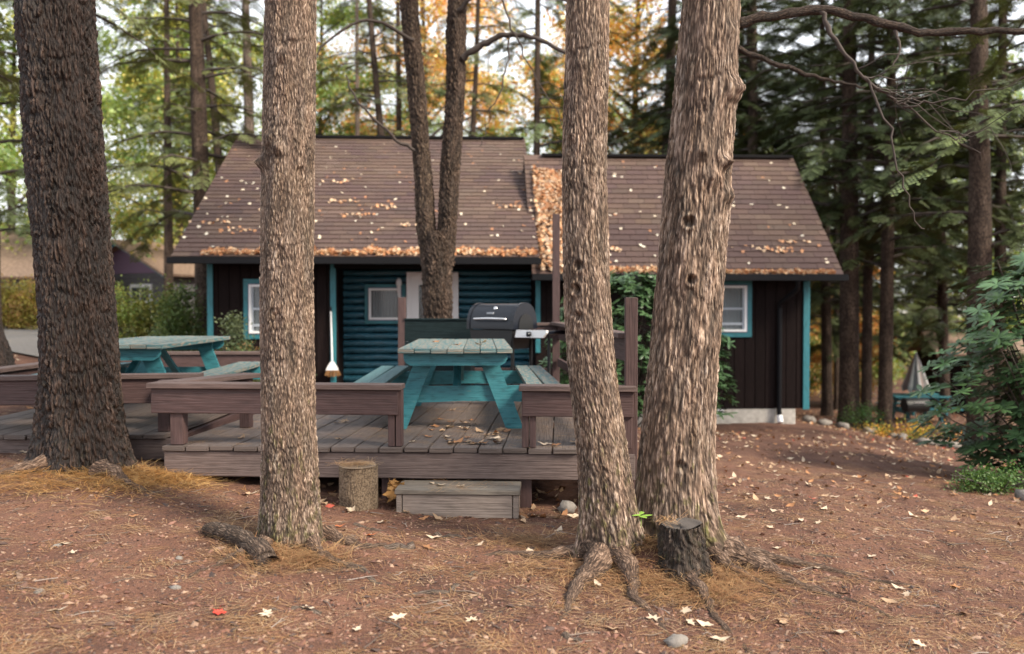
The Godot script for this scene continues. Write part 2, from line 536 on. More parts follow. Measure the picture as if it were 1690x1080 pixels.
# knots: [angle, height, radius, amount (below 0: a hole)]; angle 0 looks right, PI/2 towards the camera
func trunk_mesh(pts: Array, rads: Array, m: Material, nu: int, dv: float, amp: float, flare := [], knots := [], moss := 0.0, lichen := 0.0, lump := 0.02, sd := 1, ts := 0.5, tall := 2.7) -> ArrayMesh:
	var b := MB.new()
	var length := 0.0
	for i in pts.size() - 1:
		length += pts[i].distance_to(pts[i + 1])
	var nv := int(length / dv) + 1
	var arc := PackedFloat32Array([0.0])   # length along the trunk at 400 even steps of the curve
	var last: Vector3 = pts[0]
	for k in 400:
		var q: Vector3 = curve(pts, (k + 1) / 400.0)
		arc.append(arc[-1] + q.distance_to(last))
		last = q
	length = arc[-1]
	var seek := 0
	var nz := FastNoiseLite.new()
	nz.seed = sd
	nz.frequency = 1.6
	nz.fractal_octaves = 3
	var nm := FastNoiseLite.new()
	nm.seed = sd + 50
	nm.frequency = 7.0
	nm.fractal_octaves = 4
	var rmean: float = rads[rads.size() / 2]
	var ur := maxi(1, roundi(TAU * rmean / (0.7 * ts)))
	for j in nv + 1:
		var want := length * j / nv
		while seek < 399 and arc[seek + 1] < want: seek += 1
		var t := (seek + clampf((want - arc[seek]) / maxf(arc[seek + 1] - arc[seek], 1e-6), 0, 1)) / 400.0
		var ctr: Vector3 = curve(pts, t)
		var r0: float = curve(rads, t)
		var h := ctr.y
		for i in nu + 1:
			var a := TAU * (i % nu) / nu
			var u := float(i) / nu * ur
			var vv := want / (tall * ts) + sd * 0.37
			var px := int(fposmod(u, 1.0) * BW) % BW
			var py := int(fposmod(vv, 1.0) * BH) % BH
			var hb := bark_h[py * BW + px]
			var o := Vector3(cos(a), 0, sin(a))
			var rough := nz.get_noise_3d(o.x * r0 * 5.0 + 20.0, h * 1.1, o.z * r0 * 5.0)
			var r := r0 + amp * (hb - 0.6) * (1.0 + 0.9 * rough) + r0 * lump * 4.0 * nz.get_noise_3d(o.x * 0.6, h * 0.45, o.z * 0.6)
			for fl in flare:   # [angle, width, amount, height]
				var da := wrapf(a - fl[0], -PI, PI)
				r += fl[2] * exp(-da * da / (fl[1] * fl[1])) * exp(-maxf(h, 0.0) / fl[3])
			for kn in knots:
				var da := wrapf(a - kn[0], -PI, PI) * r0
				var q: float = sqrt(da * da + (h - kn[1]) * (h - kn[1])) / kn[2]
				if q < 2.5:
					if kn[3] < 0.0:
						r += kn[3] * exp(-q * q * 1.6) - kn[3] * 0.35 * exp(-(q - 1.2) * (q - 1.2) * 5.0)
					else:
						r += 1.35 * kn[3] * (exp(-q * q) + 0.16 * sin(q * 9.0) * exp(-q * 1.2))
			var ct := nz.get_noise_3d(o.x * r0 * 7.0, h * 1.6 + 7.0, o.z * r0 * 7.0)
			var cw := nm.get_noise_3d(o.x * r0 * 2.0 + 3.0, h * 0.35, o.z * r0 * 2.0)
			var col := Color(1.0 + 0.55 * ct + 0.3 * cw, 1.0 + 0.55 * ct + 0.22 * cw, 1.0 + 0.6 * ct + 0.12 * cw)
			if moss > 0.0:
				var mo := nm.get_noise_3d(o.x * r0 * 3.0, h * 1.2, o.z * r0 * 3.0) + moss * (1.0 - h / 0.55) * 0.55
				var k := smoothstep(0.27, 0.42, mo) * (0.4 + 0.6 * hb)
				col = col.lerp(Color(0.36, 0.46, 0.12), k * 0.85)
			if lichen > 0.0:
				var li := nm.get_noise_3d(o.x * r0 * 5.0 + 9.0, h * 2.6, o.z * r0 * 5.0)
				col = col.lerp(Color(2.0, 2.15, 2.05), smoothstep(0.26 - lichen * 0.14, 0.36 - lichen * 0.14, li) * lichen)
			b.col = Color(col.r * 0.45, col.g * 0.45, col.b * 0.45)
			b.vert(ctr + o * r, o, Vector2(u, vv))
	var w := nu + 1
	var nor := b.n
	for j in nv + 1:
		for i in nu + 1:
			var il := j * w + ((i - 1) if i > 0 else nu - 1)
			var ir := j * w + ((i + 1) if i < nu else 1)
			var du := b.v[ir] - b.v[il]
			var dw := b.v[mini(j + 1, nv) * w + i] - b.v[maxi(j - 1, 0) * w + i]
			nor[j * w + i] = dw.cross(du).normalized()
	b.n = nor
	for j in nv:
		for i in nu:
			var a := j * w + i
			b.ix.append_array([a, a + 1, a + w + 1, a, a + w + 1, a + w])
	return b.mesh(tinted(m))

func tinted(m: StandardMaterial3D) -> StandardMaterial3D:
	if not boards.has(m):
		var q: StandardMaterial3D = m.duplicate()
		var l := m.albedo_color.srgb_to_linear()
		q.albedo_color = Color(l.r / 0.45, l.g / 0.45, l.b / 0.45).linear_to_srgb()
		boards[m] = q
	return boards[m]

func limb(pts: Array, r0: float, r1: float, m: Material, sides := 8, seg := 14, wob := 0.08, jag := 0.0) -> ArrayMesh:
	var b := MB.new()
	limb_into(b, pts, r0, r1, sides, seg, wob, jag)
	return b.mesh(m)

func limb_into(b: MB, pts: Array, r0: float, r1: float, sides := 8, seg := 14, wob := 0.08, jag := 0.0) -> void:
	var ps := []
	var rs := []
	for i in seg + 1:
		var t := float(i) / seg
		var p: Vector3 = curve(pts, t)
		if jag > 0.0 and i > 0:
			p += Vector3(rng.randfn(), rng.randfn(), rng.randfn()) * jag
		ps.append(p)
		rs.append(lerpf(r0, r1, t) * (1.0 + 0.12 * sin(i * 2.3)))
	b.tube(ps, rs, sides, 1.2, true, wob)

# ------------------------------------------------------------------ leaves
func spray_mesh(sd: int) -> ArrayMesh:   # a flat hemlock branchlet, 1 m along +x
	var r := RandomNumberGenerator.new()
	r.seed = sd
	var b := MB.new()
	var up := Vector3.UP
	for k in 13:
		var x := 0.06 + k * 0.072
		for s in [-1.0, 1.0]:
			var tl := (0.36 * (1.0 - x * 0.8) + 0.05) * r.randf_range(0.7, 1.15)
			var o := Vector3(x, -0.16 * x * x, 0)
			var d: Vector3 = Vector3(0.62, r.randf_range(-0.3, 0.08), float(s) * 0.85).normalized()
			var q: Vector3 = d.cross(up).normalized()
			var n := 5 if tl > 0.2 else 3
			for i in n:
				var a := o + d * tl * (float(i) / n) - up * 0.05 * pow(float(i) / n, 2.0)
				var e := o + d * tl * (float(i + 1.25) / n) - up * 0.05 * pow(float(i + 1) / n, 2.0)
				var w := 0.034 * r.randf_range(0.7, 1.2)
				b.col = Color(1, 1, 1) * r.randf_range(0.75, 1.2)
				var nn := (up + Vector3(r.randfn() * 0.25, 0, r.randfn() * 0.25)).normalized()
				var f := b.v.size()
				b.vert(a, nn); b.vert(a.lerp(e, 0.5) + q * w + d * 0.01, nn); b.vert(e, nn); b.vert(a.lerp(e, 0.45) - q * w + d * 0.01, nn)
				b.tri(f, f + 1, f + 2); b.tri(f, f + 2, f + 3)
	b.col = Color(0.7, 0.45, 0.35)
	b.tube([Vector3.ZERO, Vector3(0.5, -0.04, 0), Vector3(1.0, -0.16, 0)], [0.007, 0.005, 0.002], 3, 1.0, false)
	return b.mesh(M.needle)

func cluster_mesh(sd: int, count: int, size: float) -> ArrayMesh:   # broad leaves round a point, within about 0.5 m
	var r := RandomNumberGenerator.new()
	r.seed = sd
	var b := MB.new()
	for k in count:
		var p := Vector3(r.randfn(), r.randfn() * 0.7, r.randfn()) * 0.24
		var nn := Vector3(r.randfn() * 0.6, 1.0, r.randfn() * 0.6).normalized()
		var d := nn.cross(Vector3(r.randfn(), r.randfn(), r.randfn())).normalized()
		var q := nn.cross(d)
		var s := size * r.randf_range(0.65, 1.25)
		b.col = Color(1, 1, 1) * r.randf_range(0.7, 1.3)
		var f := b.v.size()
		b.vert(p - d * s, nn); b.vert(p + q * s * 0.62 - d * s * 0.1 + nn * s * 0.2, nn); b.vert(p + d * s, nn); b.vert(p - q * s * 0.62 - d * s * 0.1 + nn * s * 0.2, nn)
		b.tri(f, f + 1, f + 2); b.tri(f, f + 2, f + 3)
	return b.mesh(M.leaf)

func long_leaf_mesh(bend: float, col := Color(1, 1, 1)) -> ArrayMesh:   # rhododendron leaf, 1 long along +x
	var b := MB.new()
	b.col = col
	var xs := [0.0, 0.12, 0.4, 0.7, 0.9, 1.0]
	var ws := [0.015, 0.05, 0.15, 0.155, 0.08, 0.0]
	for i in xs.size():
		var y: float = -bend * xs[i] * xs[i]
		var slope: Vector3 = Vector3(1, -2.0 * bend * xs[i], 0).normalized()
		for s in [-1.0, 0.0, 1.0]:
			var nn: Vector3 = (slope.cross(Vector3(0, 0, -1)) + Vector3(0, 0, s * 0.35)).normalized()
			if nn.y < 0.0: nn = -nn
			b.vert(Vector3(xs[i], y - absf(s) * ws[i] * 0.22, s * ws[i]), nn)
	for i in xs.size() - 1:
		for k in 2:
			var a := i * 3 + k
			b.tri(a, a + 1, a + 4); b.tri(a, a + 4, a + 3)
	return b.mesh(M.glossy_leaf)

func whorl_mesh(sd: int) -> ArrayMesh:   # nine long leaves round a shoot tip
	var r := RandomNumberGenerator.new()
	r.seed = sd
	var st := SurfaceTool.new()
	st.begin(Mesh.PRIMITIVE_TRIANGLES)
	for k in 9:
		var a := TAU * k / 9.0 + r.randfn() * 0.2
		var l := r.randf_range(0.11, 0.16)
		st.append_from(long_leaf_mesh(r.randf_range(0.1, 0.35)), 0, Transform3D(Basis.from_euler(Vector3(0, a, 0)) * Basis.from_euler(Vector3(r.randfn() * 0.2, 0, r.randf_range(-0.1, 0.55))) * Basis.from_scale(Vector3(l, l, l)), Vector3.ZERO))
	var m := st.commit()
	m.surface_set_material(0, M.glossy_leaf)
	return m

func fallen_leaf_mesh(sd: int, maple: bool) -> ArrayMesh:   # lies in xz, about 1 across
	var r := RandomNumberGenerator.new()
	r.seed = sd
	var b := MB.new()
	var rad := [0.55, 0.28, 0.5, 0.24, 0.42, 0.2, 0.26, 0.08, 0.26, 0.2, 0.42, 0.24, 0.5, 0.28] if maple else [0.55, 0.4, 0.3, 0.26, 0.24, 0.26, 0.32, 0.5, 0.32, 0.26, 0.24, 0.26, 0.3, 0.4]
	var cx := r.randf_range(0.2, 1.0)
	var cz := r.randf_range(-0.2, 0.9)
	var ph := r.randf() * TAU
	var ps := [Vector3(0, 0.02, 0)]
	for k in rad.size():
		var a := TAU * k / rad.size()
		var q: float = rad[k] * r.randf_range(0.85, 1.15)
		var p := Vector3(cos(a) * q, 0, sin(a) * q)
		p.y = 0.03 + cx * p.x * p.x * 0.5 + cz * p.z * p.z * 0.5 + 0.05 * sin(a * 3.0 + ph)
		ps.append(p)
	for p in ps:
		b.vert(p, Vector3(-1.4 * cx * p.x, 1, -1.4 * cz * p.z).normalized())
	for k in rad.size():
		b.tri(0, 1 + k, 1 + (k + 1) % rad.size())
	if maple:
		b.col = Color(0.7, 0.5, 0.4)
		b.tube([Vector3(-0.1, 0.02, 0), Vector3(-0.45, 0.04, 0.03), Vector3(-0.7, 0.02, 0.0)], [0.012, 0.01, 0.008], 3, 1.0, false)
	return b.mesh(M.dry)

func needles_mesh(sd: int, count: int, spread: float, lift: float) -> ArrayMesh:   # a pinch of dry pine needles, mostly along x
	var r := RandomNumberGenerator.new()
	r.seed = sd
	var b := MB.new()
	for k in count:
		var a := r.randfn() * spread
		var d := Vector3(cos(a), 0, sin(a)) * (1.0 if r.randf() < 0.5 else -1.0)
		var q := Vector3(-d.z, 0, d.x) * 0.0009
		var l := r.randf_range(0.07, 0.14)
		var o := Vector3(r.randfn() * 0.06, 0.001 + 0.002 * r.randf(), r.randfn() * 0.035)
		b.col = Color(1, 1, 1) * r.randf_range(0.7, 1.25)
		var y := r.randf() * lift
		var f := b.v.size()
		for i in 3:
			var p := o + d * l * (i / 2.0) + Vector3(0, y * i * 0.5 + (0.001 if i == 1 else 0.0), 0)
			b.vert(p - q, Vector3.UP); b.vert(p + q, Vector3.UP)
		for i in 2:
			b.tri(f + i * 2, f + i * 2 + 1, f + i * 2 + 3); b.tri(f + i * 2, f + i * 2 + 3, f + i * 2 + 2)
	return b.mesh(M.dry)

var SP := []
var CL := []
var WH := []
var FL := []
var ND := []
var LL := []

func flat(p: Vector3, s: float, tilt := 0.15, nrm := Vector3.UP) -> Transform3D:
	var b := Basis(Vector3.UP, rng.randf() * TAU)
	if nrm != Vector3.UP:
		b = Basis(Quaternion(Vector3.UP, nrm)) * b
	return Transform3D(b * Basis.from_euler(Vector3(rng.randfn() * tilt, 0, rng.randfn() * tilt)) * Basis.from_scale(Vector3(s, s, s)), p)

func leaf_tone() -> Color:
	var k := rng.randf()
	if k < 0.42: return C(0.44, 0.29, 0.18) * rng.randf_range(0.8, 1.2)
	if k < 0.58: return C(0.6, 0.47, 0.34) * rng.randf_range(0.85, 1.15)
	if k < 0.8: return C(0.38, 0.18, 0.08) * rng.randf_range(0.8, 1.2)
	if k < 0.97: return C(0.2, 0.105, 0.06)
	return C(0.42, 0.08, 0.05)

# ------------------------------------------------------------------ trees of the wood behind
func conifer(label: String, group: String, at_: Vector3, h: float, r: float, low: float, top: float, reach: float, per_m: float, tone: Color, bark: Material, lean := Vector3.ZERO, called := "conifer_tree", dens := 1.0) -> Node3D:
	var o := thing(called, label, "tree", at_, 0.0, group)
	var pts := [Vector3(0, -0.3, 0), lean * 0.3 + Vector3(0, h * 0.33, 0), lean * 0.7 + Vector3(0, h * 0.66, 0), lean + Vector3(0, h, 0)]
	var ps := []
	var rs := []
	for i in 17:
		var t := i / 16.0
		ps.append(curve(pts, t))
		rs.append(lerpf(r, r * 0.3, t) * (1.0 + 0.35 * exp(-t * h / 0.4)))
	var tb := MB.new()
	tb.tube(ps, rs, 10, 0.8, true, 0.04)
	part(o, "trunk", tb.mesh(bark))
	var lb := MB.new()
	var xfs := []
	var cols := []
	var y := low
	while y < top:
		y += rng.randf_range(0.5, 1.5) / (per_m * 2.6)
		var az := rng.randf() * TAU
		var taper := clampf(1.0 - 0.75 * (y - low) / maxf(h - low, 1.0), 0.15, 1.0)
		var L := reach * taper * rng.randf_range(0.6, 1.15)
		var c: Vector3 = curve(pts, y / h)
		var d := Vector3(cos(az), 0, sin(az))
		var rise := rng.randf_range(-0.1, 0.25)
		var bp := [c, c + d * L * 0.4 + Vector3(0, rise * L * 0.5, 0), c + d * L * 0.75 + Vector3(0, rise * L * 0.5 - 0.06 * L, 0), c + d * L + Vector3(0, rise * L * 0.3 - 0.2 * L, 0)]
		limb_into(lb, bp, 0.014 + 0.011 * L, 0.005, 4, 6, 0.0, 0.02)
		var s := 0.3
		while s < L:
			var t := s / L
			var p: Vector3 = curve(bp, t)
			for sd in [-1.0, 1.0]:
				if rng.randf() < 0.85 * dens:
					var yaw: float = -az + sd * rng.randf_range(0.45, 1.2) * (1.0 - 0.5 * t)
					var sc := rng.randf_range(0.3, 0.56) * lerpf(1.0, 0.75, t)
					xfs.append(Transform3D(Basis.from_euler(Vector3(rng.randfn() * 0.4, yaw, rng.randf_range(-0.6, 0.2))) * Basis.from_scale(Vector3(sc, sc, sc)), p))
					cols.append(tone * rng.randf_range(0.7, 1.35))
			s += rng.randf_range(0.1, 0.17)
		xfs.append(Transform3D(Basis.from_euler(Vector3(0, -az, -0.35)) * Basis.from_scale(Vector3.ONE * 0.8), curve(bp, 0.96)))
		cols.append(tone)
	tag(part(o, "limbs", lb.mesh(M.twig)), "", "", "", "stuff")
	scatter(o, "crown", SP[rng.randi() % SP.size()], xfs, cols)
	return o

func broadleaf(label: String, group: String, at_: Vector3, h: float, r: float, low: float, spread: float, clusters: int, tones: Array, bark: Material, called := "maple_tree", csize := 1.0) -> Node3D:
	var o := thing(called, label, "tree", at_, 0.0, group)
	var lean := Vector3(rng.randfn(), 0, rng.randfn()) * h * 0.03
	var pts := [Vector3(0, -0.3, 0), lean * 0.3 + Vector3(rng.randfn() * 0.1, h * 0.33, 0), lean * 0.7 + Vector3(0, h * 0.66, 0), lean + Vector3(0, h, 0)]
	part(o, "trunk", limb(pts, r, r * 0.15, bark, 9, 16, 0.03))
	var lb := MB.new()
	var xfs := []
	var cols := []
	var nb := 9 + int(h)
	for k in nb:
		var y0 := lerpf(low * 0.7, h * 0.9, float(k) / nb)
		var az := rng.randf() * TAU
		var L := spread * rng.randf_range(0.55, 1.1) * (1.0 - 0.5 * float(k) / nb)
		var c: Vector3 = curve(pts, y0 / h)
		var d := Vector3(cos(az), 0, sin(az))
		var bp := [c, c + d * L * 0.35 + Vector3(0, L * 0.3, 0), c + d * L * 0.7 + Vector3(0, L * 0.42, 0), c + d * L + Vector3(0, L * 0.4, 0)]
		limb_into(lb, bp, 0.02 + 0.014 * L, 0.006, 5, 7, 0.0, 0.03)
		for q in clusters / nb:
			var t := sqrt(rng.randf_range(0.06, 1.0))
			var p: Vector3 = curve(bp, t) + Vector3(rng.randfn(), rng.randfn() * 0.6, rng.randfn()) * 0.3 * L * 0.5
			xfs.append(Transform3D(Basis.from_euler(Vector3(rng.randfn() * 0.4, rng.randf() * TAU, rng.randfn() * 0.4)) * Basis.from_scale(Vector3.ONE * rng.randf_range(0.7, 1.5) * csize), p))
			cols.append(tones[rng.randi() % tones.size()] * rng.randf_range(0.75, 1.25))
	tag(part(o, "limbs", lb.mesh(M.twig)), "", "", "", "stuff")
	scatter(o, "crown", CL[rng.randi() % CL.size()], xfs, cols)
	return o

func shrub(called: String, label: String, at_: Vector3, size: Vector3, count: int, tones: Array, csize := 0.6, group := "") -> Node3D:
	var o := thing(called, label, "shrub", at_, 0.0, group)
	var lb := MB.new()
	var xfs := []
	var cols := []
	for k in 12:
		var a := rng.randf() * TAU
		var e := Vector3(cos(a) * size.x * 0.4, size.y * rng.randf_range(0.5, 0.95), sin(a) * size.z * 0.4)
		limb_into(lb, [Vector3(e.x * 0.1, -0.05, e.z * 0.1), e * Vector3(0.5, 0.5, 0.5), e], 0.016, 0.005, 4, 5, 0.0, 0.02)
	for k in count:
		var a := rng.randf() * TAU
		var q := sqrt(rng.randf_range(0.1, 1.0))
		var y := rng.randf_range(0.12, 1.0)
		var w := sqrt(maxf(0.05, 1.0 - pow(absf(y - 0.45) / 0.62, 2.0)))
		y *= 1.0 + 0.22 * sin(a * 2.0 + at_.z * 3.0 + q * 5.0)
		w *= 0.82 + 0.3 * sin(a * 3.0 + at_.x * 5.0 + y * 4.0)
		xfs.append(Transform3D(Basis.from_euler(Vector3(rng.randfn() * 0.5, rng.randf() * TAU, rng.randfn() * 0.5)) * Basis.from_scale(Vector3.ONE * csize * rng.randf_range(0.6, 1.2)), Vector3(cos(a) * size.x * 0.5 * q * w, y * size.y, sin(a) * size.z * 0.5 * q * w)))
		cols.append(tones[rng.randi() % tones.size()] * rng.randf_range(0.75, 1.25))
	part(o, "stems", lb.mesh(M.twig))
	scatter(o, "foliage", CL[rng.randi() % CL.size()], xfs, cols)
	return o

func rhododendron(label: String, at_: Vector3, size: Vector3, whorls: int, single: int, lean := Vector3.ZERO) -> Node3D:
	var o := thing("rhododendron", label, "shrub", at_)
	var lb := MB.new()
	var xfs := []
	var cols := []
	var spots := []
	for k in whorls:
		var a := rng.randf() * TAU
		var q := sqrt(rng.randf_range(0.25, 1.0))
		var y := rng.randf_range(0.08, 1.0)
		var w := sqrt(maxf(0.08, 1.0 - pow(absf(y - 0.5) / 0.6, 2.0))) * (0.85 + 0.25 * sin(a * 4.0 + y * 5.0))
		var p := Vector3(cos(a) * size.x * 0.5 * q * w, y * size.y, sin(a) * size.z * 0.5 * q * w) + lean * y
		spots.append(p)
	spots.sort_custom(func(p, q): return p.z > q.z)
	for k in spots.size():
		var p: Vector3 = spots[k]
		var out := Vector3(p.x - lean.x * 0.5, 0, p.z).normalized()
		var bas := Basis(Quaternion(Vector3.UP, (Vector3.UP * 1.1 + out * rng.randf_range(0.2, 0.9)).normalized())) * Basis(Vector3.UP, rng.randf() * TAU)
		if k % 9 == 0:
			limb_into(lb, [Vector3(p.x * 0.1, -0.05, p.z * 0.1), Vector3(p.x * 0.5, p.y * 0.55, p.z * 0.5), p], 0.014, 0.005, 4, 6, 0.0, 0.01)
		var tone := C(0.06, 0.115, 0.045) * rng.randf_range(0.7, 1.4)
		if k * 8 < single:
			for i in 8:
				var l := rng.randf_range(0.13, 0.2)
				var lf := part(o, "leaf", LL[rng.randi() % LL.size()], Transform3D(bas * Basis(Vector3.UP, TAU * i / 8.0 + rng.randfn() * 0.15) * Basis.from_euler(Vector3(rng.randfn() * 0.25, 0, rng.randf_range(-0.35, 0.4))) * Basis.from_scale(Vector3(l, l, l * 0.95)), p))
				if rng.randf() < 0.012: lf.material_override = M.old_leaf
		else:
			xfs.append(Transform3D(bas * Basis.from_scale(Vector3.ONE * rng.randf_range(0.8, 1.25)), p))
			cols.append(tone)
	part(o, "stems", lb.mesh(M.twig))
	if xfs.size(): scatter(o, "foliage", WH[rng.randi() % WH.size()], xfs, cols)
	return o

func stone(label: String, at_: Vector3, s: Vector3, group := "", sd := 1) -> void:
	var b := MB.new()
	var nz := FastNoiseLite.new()
	nz.seed = sd
	nz.frequency = 0.9
	for j in 9:
		for i in 15:
			var a := TAU * (i % 14) / 14.0
			var ph := PI * j / 8.0
			var d := Vector3(cos(a) * sin(ph), cos(ph), sin(a) * sin(ph))
			b.vert(d * s * 0.5 * (1.0 + 0.55 * nz.get_noise_3dv(d * 1.3)), d)
	for j in 8:
		for i in 14:
			var a := j * 15 + i
			b.tri(a, a + 1, a + 16); b.tri(a, a + 16, a + 15)
	var o := part(self, "stone", b.mesh(M.stone), at(at_.x, at_.y, at_.z, sd * 1.3))
	tag(o, label, "stone", group)

# ------------------------------------------------------------------ the cabin
func window_unit(o: Node3D, x0: float, x1: float, y0: float, y1: float, z: float, tw: float, sashes: int, curtain: bool) -> void:
	var w := part(o, "window", null)   # frame of painted boards first
	var mb := MB.new()
	var xm := (x0 + x1) * 0.5
	var ym := (y0 + y1) * 0.5
	mb.box(Vector3(x1 - x0, tw, 0.03), at(xm, y0 + tw * 0.5, z + 0.015), 0.003)
	mb.box(Vector3(x1 - x0, tw, 0.03), at(xm, y1 - tw * 0.5, z + 0.015), 0.003)
	mb.box(Vector3(tw, y1 - y0 - 2 * tw, 0.028), at(x0 + tw * 0.5, ym, z + 0.015), 0.003)
	mb.box(Vector3(tw, y1 - y0 - 2 * tw, 0.028), at(x1 - tw * 0.5, ym, z + 0.015), 0.003)
	w.mesh = mb.mesh(M.teal_trim)
	var a0 := x0 + tw
	var a1 := x1 - tw
	var b0 := y0 + tw
	var b1 := y1 - tw
	var vm := MB.new()
	var fm := MB.new()
	var t := 0.012
	for e in [[vm, 0.0, t, 0.036], [fm, t, 0.055, 0.05]]:
		var q: MB = e[0]
		var i: float = e[1]
		var k: float = e[2]
		var zz: float = z + e[3] * 0.5
		q.box(Vector3(a1 - a0 - 2 * i, k - i, e[3]), at(xm, b0 + (i + k) * 0.5, zz), 0.002)
		q.box(Vector3(a1 - a0 - 2 * i, k - i, e[3]), at(xm, b1 - (i + k) * 0.5, zz), 0.002)
		q.box(Vector3(k - i, b1 - b0 - 2 * k, e[3]), at(a0 + (i + k) * 0.5, ym, zz), 0.002)
		q.box(Vector3(k - i, b1 - b0 - 2 * k, e[3]), at(a1 - (i + k) * 0.5, ym, zz), 0.002)
	part(w, "violet_bead", vm.mesh(M.violet))
	part(w, "frame", fm.mesh(M.white))
	a0 += 0.055; a1 -= 0.055; b0 += 0.055; b1 -= 0.055
	if sashes == 2:
		var sm := MB.new()
		sm.box(Vector3(a1 - a0, 0.04, 0.03), at(xm, ym, z + 0.012), 0.002)
		sm.box(Vector3(a1 - a0, 0.045, 0.026), at(xm, b0 + 0.1, z + 0.01), 0.002)
		sm.box(Vector3(0.03, b1 - b0, 0.024), at(a0 + 0.015, ym, z + 0.012), 0.002)
		sm.box(Vector3(0.03, b1 - b0, 0.024), at(a1 - 0.015, ym, z + 0.012), 0.002)
		part(w, "sash", sm.mesh(M.sash))
	var gm := MB.new()
	gm.box(Vector3(a1 - a0, b1 - b0, 0.005), at(xm, ym, z + 0.002), 0.0)
	part(w, "pane", gm.mesh(M.glass))
	if curtain:
		var cm := MB.new()
		var prev := Vector2.ZERO
		for i in 41:
			var p := Vector2(lerpf(a0, a1, i / 40.0), z - 0.2 + 0.014 * sin(i * 1.1) + 0.007 * sin(i * 2.9))
			if i:
				cm.face([Vector3(prev.x, b1, prev.y), Vector3(p.x, b1, p.y), Vector3(p.x, b0, p.y), Vector3(prev.x, b0, prev.y)])
			prev = p
		part(w, "curtain", cm.mesh(M.curtain))

func roof(o: Node3D, x0: float, x1: float, ye: float, ze: float, yr: float, zr: float, width: float, tones: Array, single: int) -> Node3D:
	var d := Vector3(0, yr - ye, zr - ze)
	var L := d.length()
	var u := d / L
	var nrm := Vector3(1, 0, 0).cross(u).normalized()
	if nrm.y < 0.0: nrm = -nrm
	var sl := MB.new()
	sl.box(Vector3(x1 - x0, 0.09, L), Transform3D(Basis(Vector3(1, 0, 0), nrm, -u), Vector3((x0 + x1) * 0.5, (ye + yr) * 0.5, (ze + zr) * 0.5) - nrm * 0.06), 0.004)
	var back := d * Vector3(1, 1, -1)
	var bu := back / L
	var bn := Vector3(0, nrm.y, -nrm.z)
	sl.box(Vector3(x1 - x0, 0.09, L), Transform3D(Basis(Vector3(1, 0, 0), bn, bu), Vector3((x0 + x1) * 0.5, (ye + yr) * 0.5, zr - (ze - zr) * 0.5) - bn * 0.06), 0.004)
	var r := part(o, "roof", sl.mesh(M.black))
	var exp_ := 0.152
	var rows := int(L / exp_)
	exp_ = L / rows
	var rest := MB.new()
	var shapes := {}
	var tilt := Basis(Vector3(1, 0, 0), nrm, -u) * Basis(Vector3(1, 0, 0), -0.1)
	var done := 0
	for j in rows:
		var x := x0 - (j % 2) * width * 0.5 - fposmod(j * 0.137, 0.1)
		while x < x1:
			var a := maxf(x, x0)
			var b := minf(x + width, x1)
			x += width
			if b - a < 0.04: continue
			var k := clampi(int(2.6 + 4.5 * gn.get_noise_2d(a * 1.6 + ye * 9.0, j * 0.33) + 0.07 * (j - 8) + rng.randfn() * 0.8), 0, tones.size() - 1)
			var p := Vector3((a + b) * 0.5, ye, ze) + u * (j * exp_ + 0.075) + nrm * (0.008 + rng.randf() * 0.003)
			var s := Vector3(b - a - 0.006, 0.016, exp_ + 0.05)
			if done < single:
				var key := "%.3f|%d" % [s.x, k]
				if not shapes.has(key):
					var q := MB.new()
					q.col = tones[k]
					q.box(s, Transform3D.IDENTITY, 0.0)
					shapes[key] = q.mesh(M.shingle)
				part(r, "shingle", shapes[key], Transform3D(tilt, p))
				done += 1
			else:
				rest.col = tones[k] * rng.randf_range(0.9, 1.1)
				rest.box(s, Transform3D(tilt, p), 0.0)
	tag(part(r, "upper_shingles", rest.mesh(M.shingle)), "", "", "", "stuff")
	var rc := MB.new()
	rc.box(Vector3((x1 - x0) * 0.93, 0.03, 0.2), at(x0 + (x1 - x0) * 0.53, yr + 0.02, zr + 0.02), 0.006)
	rc.box(Vector3((x1 - x0) * 0.93, 0.05, 0.03), at(x0 + (x1 - x0) * 0.53, yr + 0.0, zr + 0.12), 0.004)
	part(r, "ridge_cap", rc.mesh(M.black))
	return r

func siding(o: Node3D, px: float, y0: float, y1: float, wx0: float, wx1: float, wy0: float, wy1: float) -> void:   # one upright board, cut round the window
	var m: Material = M.siding[rng.randi() % 3]
	var a := px + 0.004
	var b := px + 0.186
	var pieces := [[a, b, y0, y1]]
	if b > wx0 and a < wx1:
		pieces = [[a, b, y0, wy0], [a, b, wy1, y1]]
		if a < wx0: pieces.append([a, wx0, wy0, wy1])
		if b > wx1: pieces.append([wx1, b, wy0, wy1])
	for q in pieces:
		if q[1] - q[0] > 0.01:
			board(o, "siding_board", Vector3(q[1] - q[0], q[3] - q[2], 0.022), at((q[0] + q[1]) * 0.5, (q[2] + q[3]) * 0.5, 0.0), m, 0.006)

func holed(b: MB, x0: float, x1: float, y0: float, y1: float, a0: float, a1: float, b0: float, b1: float, z: float) -> void:   # wall with an opening
	b.box(Vector3(a0 - x0, y1 - y0, 0.1), at((x0 + a0) * 0.5, (y0 + y1) * 0.5, z), 0.001)
	b.box(Vector3(x1 - a1, y1 - y0, 0.1), at((x1 + a1) * 0.5, (y0 + y1) * 0.5, z), 0.001)
	b.box(Vector3(a1 - a0, b0 - y0, 0.1), at((a0 + a1) * 0.5, (b0 + y0) * 0.5, z), 0.001)
	b.box(Vector3(a1 - a0, y1 - b1, 0.1), at((a0 + a1) * 0.5, (b1 + y1) * 0.5, z), 0.001)

